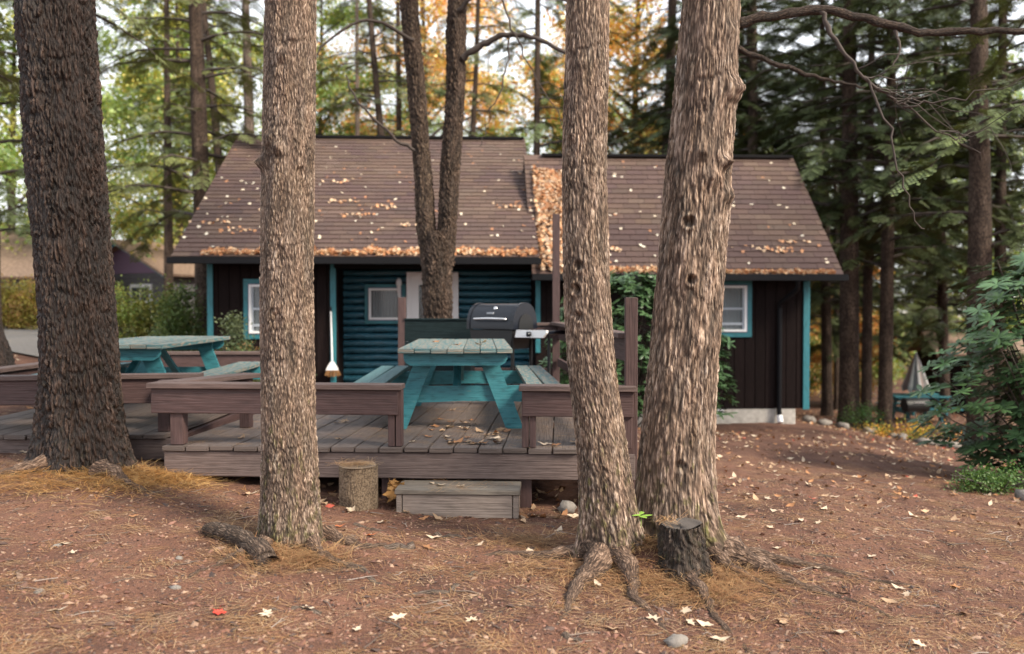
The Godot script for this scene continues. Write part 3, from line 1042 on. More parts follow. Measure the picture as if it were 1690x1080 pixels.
func cabin() -> void:
	var o := thing("cabin", "brown board cabin with teal trim, log porch wall and leaf strewn shingle roof", "cabin", Vector3(-5.37, 0.1, -15.4), deg_to_rad(2.5))
	# walls: vertical boards
	var s0 := -0.5
	var px := 0.0
	while px < 2.1:
		siding(o, px, s0, 2.25, 0.65, 1.61, 0.8, 1.82)
		px += 0.19
	px = 5.8
	while px < 10.6:
		siding(o, px, s0, 2.0, 8.78, 9.7, 0.82, 1.81)
		px += 0.19
	var inner := MB.new()   # the wall behind the boards, closed round
	holed(inner, -0.01, 2.23, -0.49, 2.21, 0.7, 1.56, 0.85, 1.77, -0.066)
	holed(inner, 5.8, 10.7, -0.49, 1.96, 8.83, 9.65, 0.87, 1.76, -0.066)
	inner.box(Vector3(0.1, 2.7, 7.0), at(0.05, 0.86, -3.63), 0.002)
	inner.box(Vector3(0.1, 2.45, 4.0), at(10.7, 0.735, -2.13), 0.002)
	inner.box(Vector3(0.1, 2.7, 0.94), at(2.17, 0.86, -0.6), 0.002)
	inner.box(Vector3(0.1, 2.7, 0.94), at(5.85, 0.86, -0.6), 0.002)
	holed(inner, 2.2, 3.42, -0.5, 2.3, 2.69, 3.33, 1.09, 1.72, -1.19)
	holed(inner, 3.42, 5.8, -0.5, 2.3, 3.65, 4.17, 0.77, 1.77, -1.19)
	inner.box(Vector3(10.6, 2.6, 0.1), at(5.3, 0.8, -7.0), 0.002)
	part(o, "inner_wall", inner.mesh(M.siding[0]))
	for g in [[Vector3(0.05, 2.1, 0.6), Vector3(0.05, 4.85, -3.6), Vector3(0.05, 2.1, -7.7)], [Vector3(10.6, 1.9, 0.4), Vector3(10.6, 4.2, -2.0), Vector3(10.6, 1.9, -4.4)]]:
		var gb := MB.new()
		gb.face(g); gb.face([g[0] + Vector3(0.03, 0, 0), g[2] + Vector3(0.03, 0, 0), g[1] + Vector3(0.03, 0, 0)])
		part(o, "gable", gb.mesh(M.siding[1]))
	# foundation
	var fb := MB.new()
	fb.box(Vector3(10.5, 0.5, 0.2), at(5.3, -0.75, -0.1), 0.01)
	fb.box(Vector3(0.2, 0.5, 6.8), at(0.15, -0.75, -3.6), 0.01)
	fb.box(Vector3(0.2, 0.5, 4.2), at(10.48, -0.75, -2.3), 0.01)
	part(o, "foundation", fb.mesh(M.concrete))
	var vb := MB.new()
	vb.box(Vector3(0.21, 0.11, 0.02), at(9.12, -0.57, 0.012), 0.003)
	part(o, "vent", vb.mesh(M.white))
	for i in 5:
		for j in 2:
			board(o, "vent_slot", Vector3(0.024, 0.036, 0.006), at(9.045 + i * 0.038, -0.592 + j * 0.045, 0.022), M.black, 0.001)
	# porch: log wall, floor, soffit
	for k in 17:
		var y := -0.14 + k * 0.134
		var cuts := [2.22, 5.78]
		if y < 2.0: cuts = [2.22, 3.43, 4.39, 5.78]
		if y > 1.0 and y < 1.8: cuts = [2.22, 2.68, 3.34, 3.43, 4.39, 5.78]
		for c in cuts.size() / 2:
			var lp := []
			var lr := []
			for i in 9:
				lp.append(Vector3(lerpf(cuts[c * 2], cuts[c * 2 + 1], i / 8.0), y + rng.randfn() * 0.003, -1.08 + rng.randfn() * 0.002))
				lr.append(0.06 + rng.randfn() * 0.0025)
			var lb := MB.new()
			lb.tube(lp, lr, 12, 0.9, true, 0.02)
			part(o, "wall_log", lb.mesh(M.teal_log))
	var pf := MB.new()
	pf.box(Vector3(3.56, 0.12, 1.1), at(4.0, -0.26, -0.5), 0.005)
	part(o, "porch_floor", pf.mesh(M.deck[1]))
	var sf := MB.new()
	sf.box(Vector3(3.5, 0.03, 1.5), at(4.0, 2.22, -0.35), 0.002)
	sf.box(Vector3(3.56, 0.2, 0.06), at(4.0, 2.13, 0.02), 0.004)
	part(o, "soffit", sf.mesh(M.black))
	# trim
	board(o, "corner_trim", Vector3(0.1, 2.65, 0.03), at(0.05, 0.83, 0.03), M.teal_trim)
	board(o, "corner_trim", Vector3(0.1, 2.65, 0.03), at(2.2, 0.83, 0.03), M.teal_trim)
	board(o, "corner_trim", Vector3(0.085, 1.35, 0.03), at(5.84, 1.2, 0.03), M.teal_trim)
	board(o, "trim_ledge", Vector3(0.5, 0.06, 0.04), at(5.55, 0.5, -0.98), M.teal_trim)
	board(o, "corner_trim", Vector3(0.1, 2.48, 0.03), at(10.72, 0.72, 0.03), M.teal_trim)
	board(o, "corner_trim", Vector3(0.03, 2.48, 0.1), at(10.785, 0.72, -0.04), M.teal_trim)
	# windows and door
	window_unit(o, 0.63, 1.63, 0.78, 1.84, 0.012, 0.085, 2, true)
	window_unit(o, 2.63, 3.39, 1.03, 1.78, -1.0, 0.065, 1, true)
	window_unit(o, 8.76, 9.72, 0.8, 1.83, 0.012, 0.085, 2, true)
	var door := part(o, "door", null)
	var db := MB.new()
	db.box(Vector3(0.1, 2.1, 0.07), at(3.47, 0.87, -0.98), 0.004)
	db.box(Vector3(0.1, 2.1, 0.07), at(4.35, 0.87, -0.98), 0.004)
	db.box(Vector3(0.98, 0.1, 0.075), at(3.91, 1.96, -0.98), 0.004)
	door.mesh = db.mesh(M.white)
	var dl := MB.new()
	dl.box(Vector3(0.78, 0.95, 0.04), at(3.91, 0.3, -0.985), 0.003)
	dl.box(Vector3(0.78, 0.14, 0.04), at(3.91, 1.84, -0.985), 0.003)
	dl.box(Vector3(0.13, 1.0, 0.04), at(3.585, 1.27, -0.985), 0.003)
	dl.box(Vector3(0.13, 1.0, 0.04), at(4.235, 1.27, -0.985), 0.003)
	part(door, "door_leaf", dl.mesh(M.white))
	var dg := MB.new()
	dg.box(Vector3(0.53, 1.0, 0.006), at(3.91, 1.27, -0.99), 0.0)
	part(door, "pane", dg.mesh(M.glass))
	var dk := MB.new()
	dk.lathe([Vector2(0.0, 0.06), Vector2(0.022, 0.055), Vector2(0.028, 0.035), Vector2(0.012, 0.02), Vector2(0.012, 0.0)], 12, at(4.22, 0.82, -0.965, 0, PI / 2))
	part(door, "knob", dk.mesh(M.steel))
	var lamp := MB.new()
	lamp.lathe([Vector2(0.0, 0.2), Vector2(0.03, 0.19), Vector2(0.05, 0.14), Vector2(0.055, 0.08), Vector2(0.03, 0.02), Vector2(0.02, -0.14), Vector2(0.0, -0.15)], 12, at(3.28, 1.7, -0.9))
	lamp.box(Vector3(0.07, 0.1, 0.06), at(3.28, 1.68, -0.96), 0.004)
	part(o, "porch_lantern", lamp.mesh(M.white))
	# roofs
	var brown := [C(0.078, 0.047, 0.043), C(0.084, 0.051, 0.045), C(0.09, 0.054, 0.047), C(0.097, 0.06, 0.048), C(0.107, 0.067, 0.051), C(0.118, 0.077, 0.06)]
	var r1 := roof(o, -0.42, 5.82, 2.2, 0.62, 5.04, -3.6, 0.31, brown, 180)
	var r2 := roof(o, 5.7, 11.2, 1.92, 0.5, 4.4, -2.0, 0.31, brown, 120)
	for g in [[r1, -0.45, 5.84, 2.13, 0.68], [r2, 5.7, 11.24, 1.86, 0.56]]:
		var gm := MB.new()
		var ln: float = g[2] - g[1]
		var xm: float = (g[1] + g[2]) * 0.5
		gm.box(Vector3(ln, 0.11, 0.012), at(xm, g[3], g[4] + 0.055), 0.003)
		gm.box(Vector3(ln, 0.012, 0.11), at(xm, g[3] - 0.05, g[4]), 0.003)
		gm.box(Vector3(ln, 0.11, 0.012), at(xm, g[3], g[4] - 0.055), 0.003)
		gm.box(Vector3(0.012, 0.1, 0.1), at(g[1] - 0.006, g[3], g[4]), 0.002)
		gm.box(Vector3(0.012, 0.1, 0.1), at(g[2] + 0.006, g[3], g[4]), 0.002)
		part(g[0], "gutter", gm.mesh(M.gutter))
	var ds := MB.new()
	ds.tube([Vector3(10.38, 1.8, 0.52), Vector3(10.38, 1.66, 0.5), Vector3(10.22, 1.42, 0.1), Vector3(10.22, 1.3, 0.07), Vector3(10.22, -0.55, 0.07), Vector3(10.22, -0.66, 0.1)], [0.045, 0.045, 0.045, 0.045, 0.045, 0.045], 10)
	var dsn := part(o, "downspout", ds.mesh(M.gutter))
	var de := MB.new()
	de.tube([Vector3(10.22, -0.62, 0.09), Vector3(10.22, -0.74, 0.14)], [0.055, 0.055], 12)
	part(dsn, "white_outlet", de.mesh(M.white))
	# leaves on the roofs
	var xf := o.transform
	var drift := []
	var cols := []
	for q in [[-0.42, 5.82, 2.2, 0.62, 5.0, -3.6, 1500], [5.7, 11.08, 1.92, 0.5, 4.36, -2.0, 1000]]:
		var d := Vector3(0, q[4] - q[2], q[5] - q[3])
		var nn := Vector3(1, 0, 0).cross(d).normalized()
		if nn.y < 0.0: nn = -nn
		for k in q[6]:
			var x: float = rng.randf_range(q[0] + 0.5, q[1] - 0.05)
			var thick := (0.5 + 0.5 * gn2.get_noise_1d(x * 3.0 + q[6])) * (1.15 if q[6] == 1500 else (1.2 if x < 8.2 else 0.45))
			var s := absf(rng.randfn()) * 0.022 * thick + rng.randf() * 0.028 * thick
			var p: Vector3 = Vector3(x, q[2], q[3]) + d * s + nn * (0.035 + rng.randf() * 0.05 * thick * maxf(0.0, 1.0 - s * 14.0))
			drift.append(xf * flat(p, rng.randf_range(0.07, 0.12), 0.5, nn))
			cols.append([C(0.48, 0.21, 0.09), C(0.58, 0.34, 0.18), C(0.36, 0.15, 0.06), C(0.62, 0.45, 0.3)][rng.randi() % 4] * rng.randf_range(0.75, 1.1))
		for k in 210:
			var s := rng.randf_range(0.04, 0.97)
			var p: Vector3 = Vector3(rng.randf_range(q[0], q[1]), q[2], q[3]) + d * s + nn * 0.042
			if q[6] == 1000 and rng.randf() < 0.6: continue
			drift.append(xf * flat(p, rng.randf_range(0.06, 0.105), 0.2, nn))
			cols.append([C(0.82, 0.74, 0.6), C(0.78, 0.66, 0.5), C(0.4, 0.19, 0.1)][rng.randi() % 3])
		if q[6] == 1000:      # the valley where the two roofs meet
			for k in 1900:
				var s := rng.randf_range(0.0, 0.86)
				var wmax := lerpf(1.05, 0.5, s) + 0.22 * gn2.get_noise_1d(s * 40.0)
				var a := pow(rng.randf(), 1.2)
				drift.append(xf * flat(Vector3(5.86 + a * wmax, q[2], q[3]) + d * s + nn * (0.045 + rng.randf() * 0.1 * (1.0 - a)), rng.randf_range(0.07, 0.125), 0.5, nn))
				cols.append([C(0.5, 0.25, 0.12), C(0.6, 0.38, 0.22), C(0.4, 0.18, 0.08), C(0.66, 0.5, 0.36)][rng.randi() % 4] * rng.randf_range(0.75, 1.1))
		for c in 9:             # small heaps caught on the slope
			var cx: float = rng.randf_range(q[0] + 0.4, q[1] - 0.3)
			var cs := rng.randf_range(0.15, 0.6)
			for k in 14:
				var p: Vector3 = Vector3(cx + rng.randfn() * 0.2, q[2], q[3]) + d * (cs + rng.randfn() * 0.008) + nn * (0.04 + rng.randf() * 0.03)
				drift.append(xf * flat(p, rng.randf_range(0.06, 0.1), 0.4, nn))
				cols.append([C(0.6, 0.3, 0.15), C(0.7, 0.5, 0.33)][rng.randi() % 2])
	var half := drift.size()
	var rl := scatter(self, "roof_leaves", FL[0], drift.slice(0, half), cols)
	tag(rl, "orange and pale fallen leaves heaped in the gutters and valley of the cabin roof", "leaves")

# ------------------------------------------------------------------ deck furniture
func picnic_table(called: String, label: String, at_: Vector3, turn: float, L := 2.44, group := "teal picnic tables") -> Node3D:
	var o := thing(called, label, "picnic table", at_, turn, group)   # front end at z = 0, runs back along -z
	for k in 7:
		var x := -0.405 + k * 0.135
		board(o, "tabletop_plank", Vector3(0.132, 0.04, L), at(x, 0.676 + rng.randfn() * 0.0015, -L * 0.5 + rng.randfn() * 0.004), M.worn[rng.randi() % 3], 0.005)
	var poly := [Vector2(-0.43, 0.0), Vector2(0.43, 0.0), Vector2(0.43, -0.045), Vector2(0.415, -0.075), Vector2(0.375, -0.1), Vector2(-0.375, -0.1), Vector2(-0.415, -0.075), Vector2(-0.43, -0.045)]
	for z in [-0.1, -L + 0.14]:
		var b := MB.new()
		b.extrude(poly, -0.02, 0.02, at(0, 0.654, z))
		part(o, "apron", b.mesh(M.teal))
	for z in [-0.3, -L + 0.34]:
		for s in [-1.0, 1.0]:
			var b := MB.new()
			var fx: float = 0.5 * s
			var tx: float = 0.27 * s
			var w := 0.076
			b.extrude([Vector2(fx - w, 0), Vector2(fx + w, 0), Vector2(tx + w, 0.6), Vector2(tx - w, 0.6)], -0.02, 0.02, at(0, 0.0, z))
			part(o, "leg", b.mesh(M.teal))
		var st := MB.new()
		st.extrude([Vector2(-0.87, 0.235), Vector2(-0.3, 0.222), Vector2(0.05, 0.235), Vector2(0.87, 0.222), Vector2(0.87, 0.365), Vector2(-0.87, 0.365)], -0.019, 0.019, at(0, 0, z - 0.04))
		part(o, "bench_stretcher", st.mesh(M.teal))
		board(o, "top_cleat", Vector3(0.7, 0.09, 0.038), at(0, 0.6, z - 0.04), M.teal)
	for s in [-1.0, 1.0]:
		for k in 2:
			board(o, "bench_plank", Vector3(0.138, 0.038, L + 0.06), at(s * (0.655 + k * 0.147), 0.385, -L * 0.5 + 0.05, rng.randfn() * 0.006), M.worn[rng.randi() % 3] if s > 0 else M.bench, 0.005)
	for s in [-1.0, 1.0]:
		var b := MB.new()
		b.box(Vector3(0.07, 0.038, 0.72), span(Vector3(0, 0.3, -0.36 if s > 0 else -L + 0.4), Vector3(0, 0.6, -0.95 if s > 0 else -L + 0.99)) * Transform3D(Basis.from_euler(Vector3(0, PI / 2, 0)), Vector3.ZERO), 0.003)
		part(o, "brace", b.mesh(M.teal))
	return o

func rail_run(o: Node3D, a: Vector3, b: Vector3, cap_w: float, board_h: float, m: Material, capm: Material, out: float) -> void:   # cap and side board from a to b; a, b: middle of the cap's top
	var l := a.distance_to(b)
	var t := span(a, b)
	board(o, "rail_cap", Vector3(l, 0.04, cap_w), t * at(0, -0.02, 0), capm, 0.005)
	board(o, "rail_board", Vector3(l - 0.05, board_h, 0.038), t * at(0, -0.042 - board_h * 0.5, out), m, 0.004)

func decks() -> void:
	var o := thing("deck", "low weathered plank deck with plum brown rails round the teal picnic table", "deck", Vector3(-0.407, 0.38, -6.43), deg_to_rad(-3.09))
	var gap := 0.183
	for k in 19:
		var x := -2.13 + k * gap
		var b := board(o, "deck_board", Vector3(0.174, 0.038, 4.8), at(x, -0.019 + rng.randfn() * 0.002, -2.36 + rng.randfn() * 0.008), M.deck[rng.randi() % 4], 0.005)
		b.rotation.y = rng.randfn() * 0.0008
	board(o, "front_beam", Vector3(3.52, 0.19, 0.045), at(-0.45, -0.135, 0.0), M.beam, 0.006)
	for z in [-1.5, -3.0, -4.6]:
		board(o, "joist", Vector3(3.4, 0.14, 0.045), at(-0.45, -0.11, z), M.rail)
	board(o, "side_beam", Vector3(0.045, 0.19, 4.7), at(-2.2, -0.135, -2.4), M.rail)
	board(o, "side_beam", Vector3(0.045, 0.19, 4.7), at(1.29, -0.135, -2.4), M.rail)
	for x in [-2.1, -0.52, 0.5, 1.2]:
		board(o, "support_post", Vector3(0.1, 0.5, 0.1), at(x, -0.42, -0.08), M.rail)
		board(o, "support_post", Vector3(0.1, 0.6, 0.1), at(x, -0.42, -4.5), M.rail)
	# low front rail, left and right of the opening
	rail_run(o, Vector3(-2.33, 0.47, -0.04), Vector3(-0.41, 0.465, -0.04), 0.19, 0.185, M.rail, M.cap, 0.045)
	rail_run(o, Vector3(0.46, 0.463, -0.04), Vector3(1.32, 0.46, -0.04), 0.19, 0.185, M.rail2, M.cap, 0.045)
	for p in [[-2.12, 0.1], [-0.49, 0.05], [-0.435, 0.045], [0.505, 0.05], [0.56, 0.045], [1.24, 0.09]]:
		board(o, "rail_post", Vector3(p[1], 0.42, 0.09), at(p[0], 0.212, -0.045), M.rail2, 0.004)
	# side rail at the left, drawn in towards the back
	rail_run(o, Vector3(-2.24, 0.472, -0.13), Vector3(-1.93, 0.465, -1.12), 0.19, 0.17, M.rail, M.cap, -0.04)
	board(o, "rail_post", Vector3(0.09, 0.42, 0.09), at(-1.95, 0.212, -1.0), M.rail)
	# tall posts and the high rail at the right and back
	board(o, "tall_post", Vector3(0.092, 1.5, 0.09), at(1.285, 0.36, -0.09), M.rail2, 0.005)
	board(o, "tall_post", Vector3(0.092, 2.6, 0.09), at(0.715, 0.92, -4.62), M.rail, 0.005)
	board(o, "tall_post", Vector3(0.092, 1.55, 0.09), at(-1.224, 0.4, -4.51), M.rail2, 0.005)
	rail_run(o, Vector3(0.72, 0.865, -4.6), Vector3(1.26, 0.845, -0.15), 0.14, 0.18, M.rail, M.cap, -0.03)
	board(o, "mid_rail", Vector3(4.4, 0.1, 0.038), span(Vector3(0.75, 0.36, -4.55), Vector3(1.24, 0.34, -0.18)), M.rail2)
	rail_run(o, Vector3(0.34, 0.855, -4.66), Vector3(0.78, 0.855, -4.66), 0.14, 0.16, M.rail, M.cap, 0.03)
	board(o, "mid_rail", Vector3(1.9, 0.16, 0.038), at(-0.25, 0.2, -4.64), M.rail)
	# second deck at the left
	var q := thing("deck", "second low deck half hidden behind the big dark pine", "deck", Vector3(-3.75, 0.4, -7.0), deg_to_rad(1.0))
	for k in 11:
		board(q, "deck_board", Vector3(0.174, 0.038, 4.0), at(-0.95 + k * gap, -0.019, -1.95 + rng.randfn() * 0.006), M.deck[rng.randi() % 3], 0.005)
	board(q, "front_beam", Vector3(2.1, 0.17, 0.045), at(-0.03, -0.125, 0.0), M.beam, 0.006)
	board(q, "side_beam", Vector3(0.045, 0.17, 3.9), at(1.0, -0.125, -2.0), M.rail)
	board(q, "side_beam", Vector3(0.045, 0.17, 3.9), at(-1.06, -0.125, -2.0), M.rail)
	for x in [-0.95, 0.9]:
		board(q, "support_post", Vector3(0.1, 0.4, 0.1), at(x, -0.3, -0.1), M.rail)
		board(q, "support_post", Vector3(0.1, 0.4, 0.1), at(x, -0.3, -3.8), M.rail)
		board(q, "rail_post", Vector3(0.09, 0.42, 0.09), at(x, 0.212, -0.14), M.rail2)
		board(q, "rail_post", Vector3(0.09, 0.42, 0.09), at(x, 0.212, -3.8), M.rail2)
	rail_run(q, Vector3(-1.1, 0.455, -0.1), Vector3(1.14, 0.465, -0.32), 0.17, 0.2, M.rail2, M.cap, 0.04)
	rail_run(q, Vector3(-0.9, 0.47, -0.25), Vector3(-0.95, 0.47, -3.85), 0.17, 0.18, M.rail2, M.cap, 0.03)
	rail_run(q, Vector3(-0.98, 0.475, -3.92), Vector3(1.15, 0.475, -3.92), 0.15, 0.18, M.rail2, M.cap, 0.03)

	var dy := 0.382
	picnic_table("picnic_table", "teal picnic table with worn plank top in the middle of the deck", Vector3(-0.465, dy, -7.14), deg_to_rad(2.1))
	picnic_table("picnic_table", "teal picnic table on the left deck behind the big dark pine", Vector3(-3.5, 0.402, -7.5), deg_to_rad(4.5))
	var dp := thing("dark_panel", "dark slate green board panel standing between the table and the forked tree", "panel", Vector3(-0.92, dy, -10.95), deg_to_rad(-2.0))
	for k in 3:
		board(dp, "panel_board", Vector3(0.86, 0.272, 0.03), at(0, 0.16 + 0.276 * k + 0.045, 0), M.dark_panel, 0.004)
	for s in [-1.0, 1.0]:
		board(dp, "panel_leg", Vector3(0.06, 0.9, 0.05), at(s * 0.36, 0.45, -0.045), M.rail)
	board(dp, "top_strip", Vector3(0.87, 0.025, 0.06), at(0, 0.895, 0), M.dark_panel)

	# box step and log round
	var st := thing("wooden_step", "grey brown wooden box step in front of the deck opening", "step", Vector3(-0.385, -0.035, -6.1), deg_to_rad(-2.0))
	for k in 2:
		board(st, "tread_board", Vector3(0.885, 0.036, 0.17), at(0, 0.152, -0.075 - 0.174 * k), M.step_top, 0.005)
	board(st, "riser", Vector3(0.775, 0.165, 0.03), at(0, 0.05, -0.02), M.step)
	for s in [-1.0, 1.0]:
		board(st, "end_board", Vector3(0.04, 0.165, 0.33), at(s * 0.412, 0.05, -0.168), M.step)
	var lr := thing("log_round", "upright cut log with a needle covered top beside the wooden step", "log", Vector3(-1.1, -0.09, -6.2), 0.4)
	var lb := MB.new()
	var prof := 24
	for j in 9:
		for i in prof + 1:
			var a := TAU * (i % prof) / prof
			var r := 0.128 + 0.009 * sin(a * 2.0 + 1.0) + 0.006 * sin(a * 5.0) + (0.02 if j == 0 else 0.0) - (0.03 if (j < 4 and a > 2.2 and a < 3.0) else 0.0)
			lb.vert(Vector3(cos(a) * r, j * 0.0475, sin(a) * r), Vector3(cos(a), 0, sin(a)), Vector2(j * 0.06, i * 0.09))
	for j in 8:
		for i in prof:
			var a := j * (prof + 1) + i
			lb.tri(a, a + 1, a + prof + 2); lb.tri(a, a + prof + 2, a + prof + 1)
	part(lr, "side", lb.mesh(M.log_wood))
	var le := MB.new()
	le.lathe([Vector2(0.133, 0.378), Vector2(0.128, 0.385), Vector2(0.08, 0.382), Vector2(0.0, 0.385)], 24)
	part(lr, "cut_top", le.mesh(M.end_grain))

	grill(Vector3(-0.12, dy, -10.35), deg_to_rad(-33.0))
	broom()

func grill(p: Vector3, turn: float) -> void:
	var o := thing("gas_grill", "black barrel lid gas grill with white control panel at the back of the deck", "grill", p, turn)
	var prof := []
	for i in 15:
		var a := PI * i / 14.0
		prof.append(Vector2(-cos(a) * 0.25, 0.79 + pow(sin(a), 0.75) * 0.3))
	prof.reverse()
	var lid := MB.new()   # profile lies in zy, swept along x
	var f := 0
	for s in [-0.3, 0.3]:
		for q in prof:
			var nn := Vector3(0, (q.y - 0.79) * 0.7, q.x).normalized()
			lid.vert(Vector3(s, q.y, q.x), nn)
	for i in prof.size() - 1:
		lid.tri(i, i + 1, prof.size() + i + 1); lid.tri(i, prof.size() + i + 1, prof.size() + i)
	var ln := part(o, "lid", lid.mesh(M.lid))
	for s in [-1.0, 1.0]:
		var e := MB.new()
		var pl := []
		for q in prof: pl.append(Vector2(q.x * 1.05, 0.79 + (q.y - 0.79) * 1.04))
		e.extrude(pl, -0.02, 0.02, at(s * 0.31, 0, 0, -PI / 2))
		var en := part(ln, "end_cap", e.mesh(M.lid))
		var e2 := MB.new()
		var pi_ := []
		for q in prof: pi_.append(Vector2(q.x * 0.62, 0.79 + (q.y - 0.79) * 0.6))
		e2.extrude(pi_, -0.006, 0.006, at(s * 0.335, 0, 0, -PI / 2))
		part(ln, "end_recess", e2.mesh(M.iron))
	var h := MB.new()
	h.tube([Vector3(-0.22, 0.905, 0.245), Vector3(-0.2, 0.91, 0.285), Vector3(0.0, 0.915, 0.3), Vector3(0.2, 0.91, 0.285), Vector3(0.22, 0.905, 0.245)], [0.012, 0.013, 0.013, 0.013, 0.012], 8)
	part(ln, "handle", h.mesh(M.steel))
	var th := MB.new()
	th.lathe([Vector2(0.0, 0.014), Vector2(0.02, 0.012), Vector2(0.025, 0.0)], 16, at(0.02, 1.035, 0.165, 0, 0.75))
	part(ln, "thermometer", th.mesh(M.steel))
	var bd := MB.new()
	bd.box(Vector3(0.1, 0.03, 0.006), at(-0.02, 0.975, 0.215, 0, -0.65), 0.002)
	part(ln, "name_badge", bd.mesh(M.badge))
	var fb := MB.new()
	fb.extrude([Vector2(-0.3, 0.78), Vector2(0.3, 0.78), Vector2(0.27, 0.56), Vector2(-0.27, 0.56)], -0.23, 0.23)
	part(o, "firebox", fb.mesh(M.iron))
	var sh := MB.new()
	sh.box(Vector3(0.4, 0.045, 0.42), at(0.55, 0.755, -0.02), 0.01)
	part(o, "side_shelf", sh.mesh(M.lid))
	var cp := MB.new()
	cp.extrude([Vector2(0.35, 0.785), Vector2(0.75, 0.785), Vector2(0.75, 0.755), Vector2(0.7, 0.7), Vector2(0.33, 0.7)], 0.19, 0.23)
	var cn := part(o, "control_panel", cp.mesh(M.white))
	var kb := MB.new()
	kb.lathe([Vector2(0.0, 0.045), Vector2(0.02, 0.045), Vector2(0.028, 0.0)], 14, at(0.53, 0.74, 0.23, 0, PI / 2))
	kb.box(Vector3(0.014, 0.03, 0.056), at(0.53, 0.74, 0.27, 0, PI / 2, 0.6), 0.002)
	part(cn, "knob", kb.mesh(M.lid))
	for x in [-0.28, 0.28]:
		for z in [-0.2, 0.2]:
			board(o, "leg", Vector3(0.035, 0.72, 0.035), at(x, 0.36, z), M.iron)
	board(o, "leg", Vector3(0.03, 0.74, 0.03), at(0.72, 0.37, 0.12), M.iron)
	board(o, "lower_shelf", Vector3(0.6, 0.02, 0.42), at(0, 0.14, 0), M.iron)
	board(o, "front_panel", Vector3(0.54, 0.2, 0.015), at(0, 0.64, 0.21), M.iron)

func broom() -> void:
	var o := thing("broom", "white handled broom with straw bristles leaning on the teal porch trim", "broom", Vector3(-3.17, 0.25, -15.36), deg_to_rad(2.5))
	var b := MB.new()
	b.tube([Vector3(0, 0.2, 0.0), Vector3(-0.03, 1.12, -0.06)], [0.016, 0.015], 10)
	part(o, "handle", b.mesh(M.white))
	var t := MB.new()
	t.tube([Vector3(-0.03, 1.12, -0.06), Vector3(-0.033, 1.2, -0.063)], [0.018, 0.017], 10)
	part(o, "grip", t.mesh(M.lid))
	var h := MB.new()
	h.extrude([Vector2(-0.11, 0.08), Vector2(0.11, 0.08), Vector2(0.085, 0.14), Vector2(0.03, 0.23), Vector2(-0.03, 0.23), Vector2(-0.085, 0.14)], -0.022, 0.022)
	part(o, "head", h.mesh(M.white))
	var s := MB.new()
	for k in 90:
		var x := rng.randf_range(-1, 1)
		s.col = Color(1, 1, 1) * rng.randf_range(0.7, 1.2)
		var z := rng.randf_range(-0.02, 0.02)
		s.tube([Vector3(x * 0.105, 0.09, z), Vector3(x * 0.15, -0.03 + 0.03 * x * x + rng.randfn() * 0.006, z * 1.8)], [0.004, 0.003], 3, 1.0, false)
	part(o, "bristles", s.mesh(M.bristle))

# ------------------------------------------------------------------ the trees in front
func root_pts(x0: float, z0: float, x1: float, z1: float, wig: float, n := 7, lift := 0.02) -> Array:
	var out := []
	var side := Vector2(z1 - z0, x0 - x1).normalized()
	for i in n:
		var t := float(i) / (n - 1)
		var w := rng.randfn() * wig * (0.0 if i == 0 else 1.0)
		var x := lerpf(x0, x1, t) + side.x * w
		var z := lerpf(z0, z1, t) + side.y * w
		out.append(on(x, z, lerpf(lift, -0.02, pow(t, 0.7)) + 0.008 * sin(t * 17.0 + x0 * 9.0)))
	return out

func root_mesh(pts: Array, r0: float, m: Material) -> ArrayMesh:   # thick where it leaves the trunk, soon thin, sinking into the soil
	var b := MB.new()
	var ps := []
	var rs := []
	for i in 27:
		var t := i / 26.0
		var p: Vector3 = curve(pts, t)
		ps.append(p + Vector3(rng.randfn(), rng.randfn() * 0.5, rng.randfn()) * 0.004)
		rs.append((0.014 + r0 * 0.5 * (1.0 - t) + r0 * 1.0 * pow(1.0 - t, 4.0)) * (1.0 + 0.1 * sin(i * 1.7)))
	b.tube(ps, rs, 12, 1.2, true, 0.09)
	return b.mesh(m)

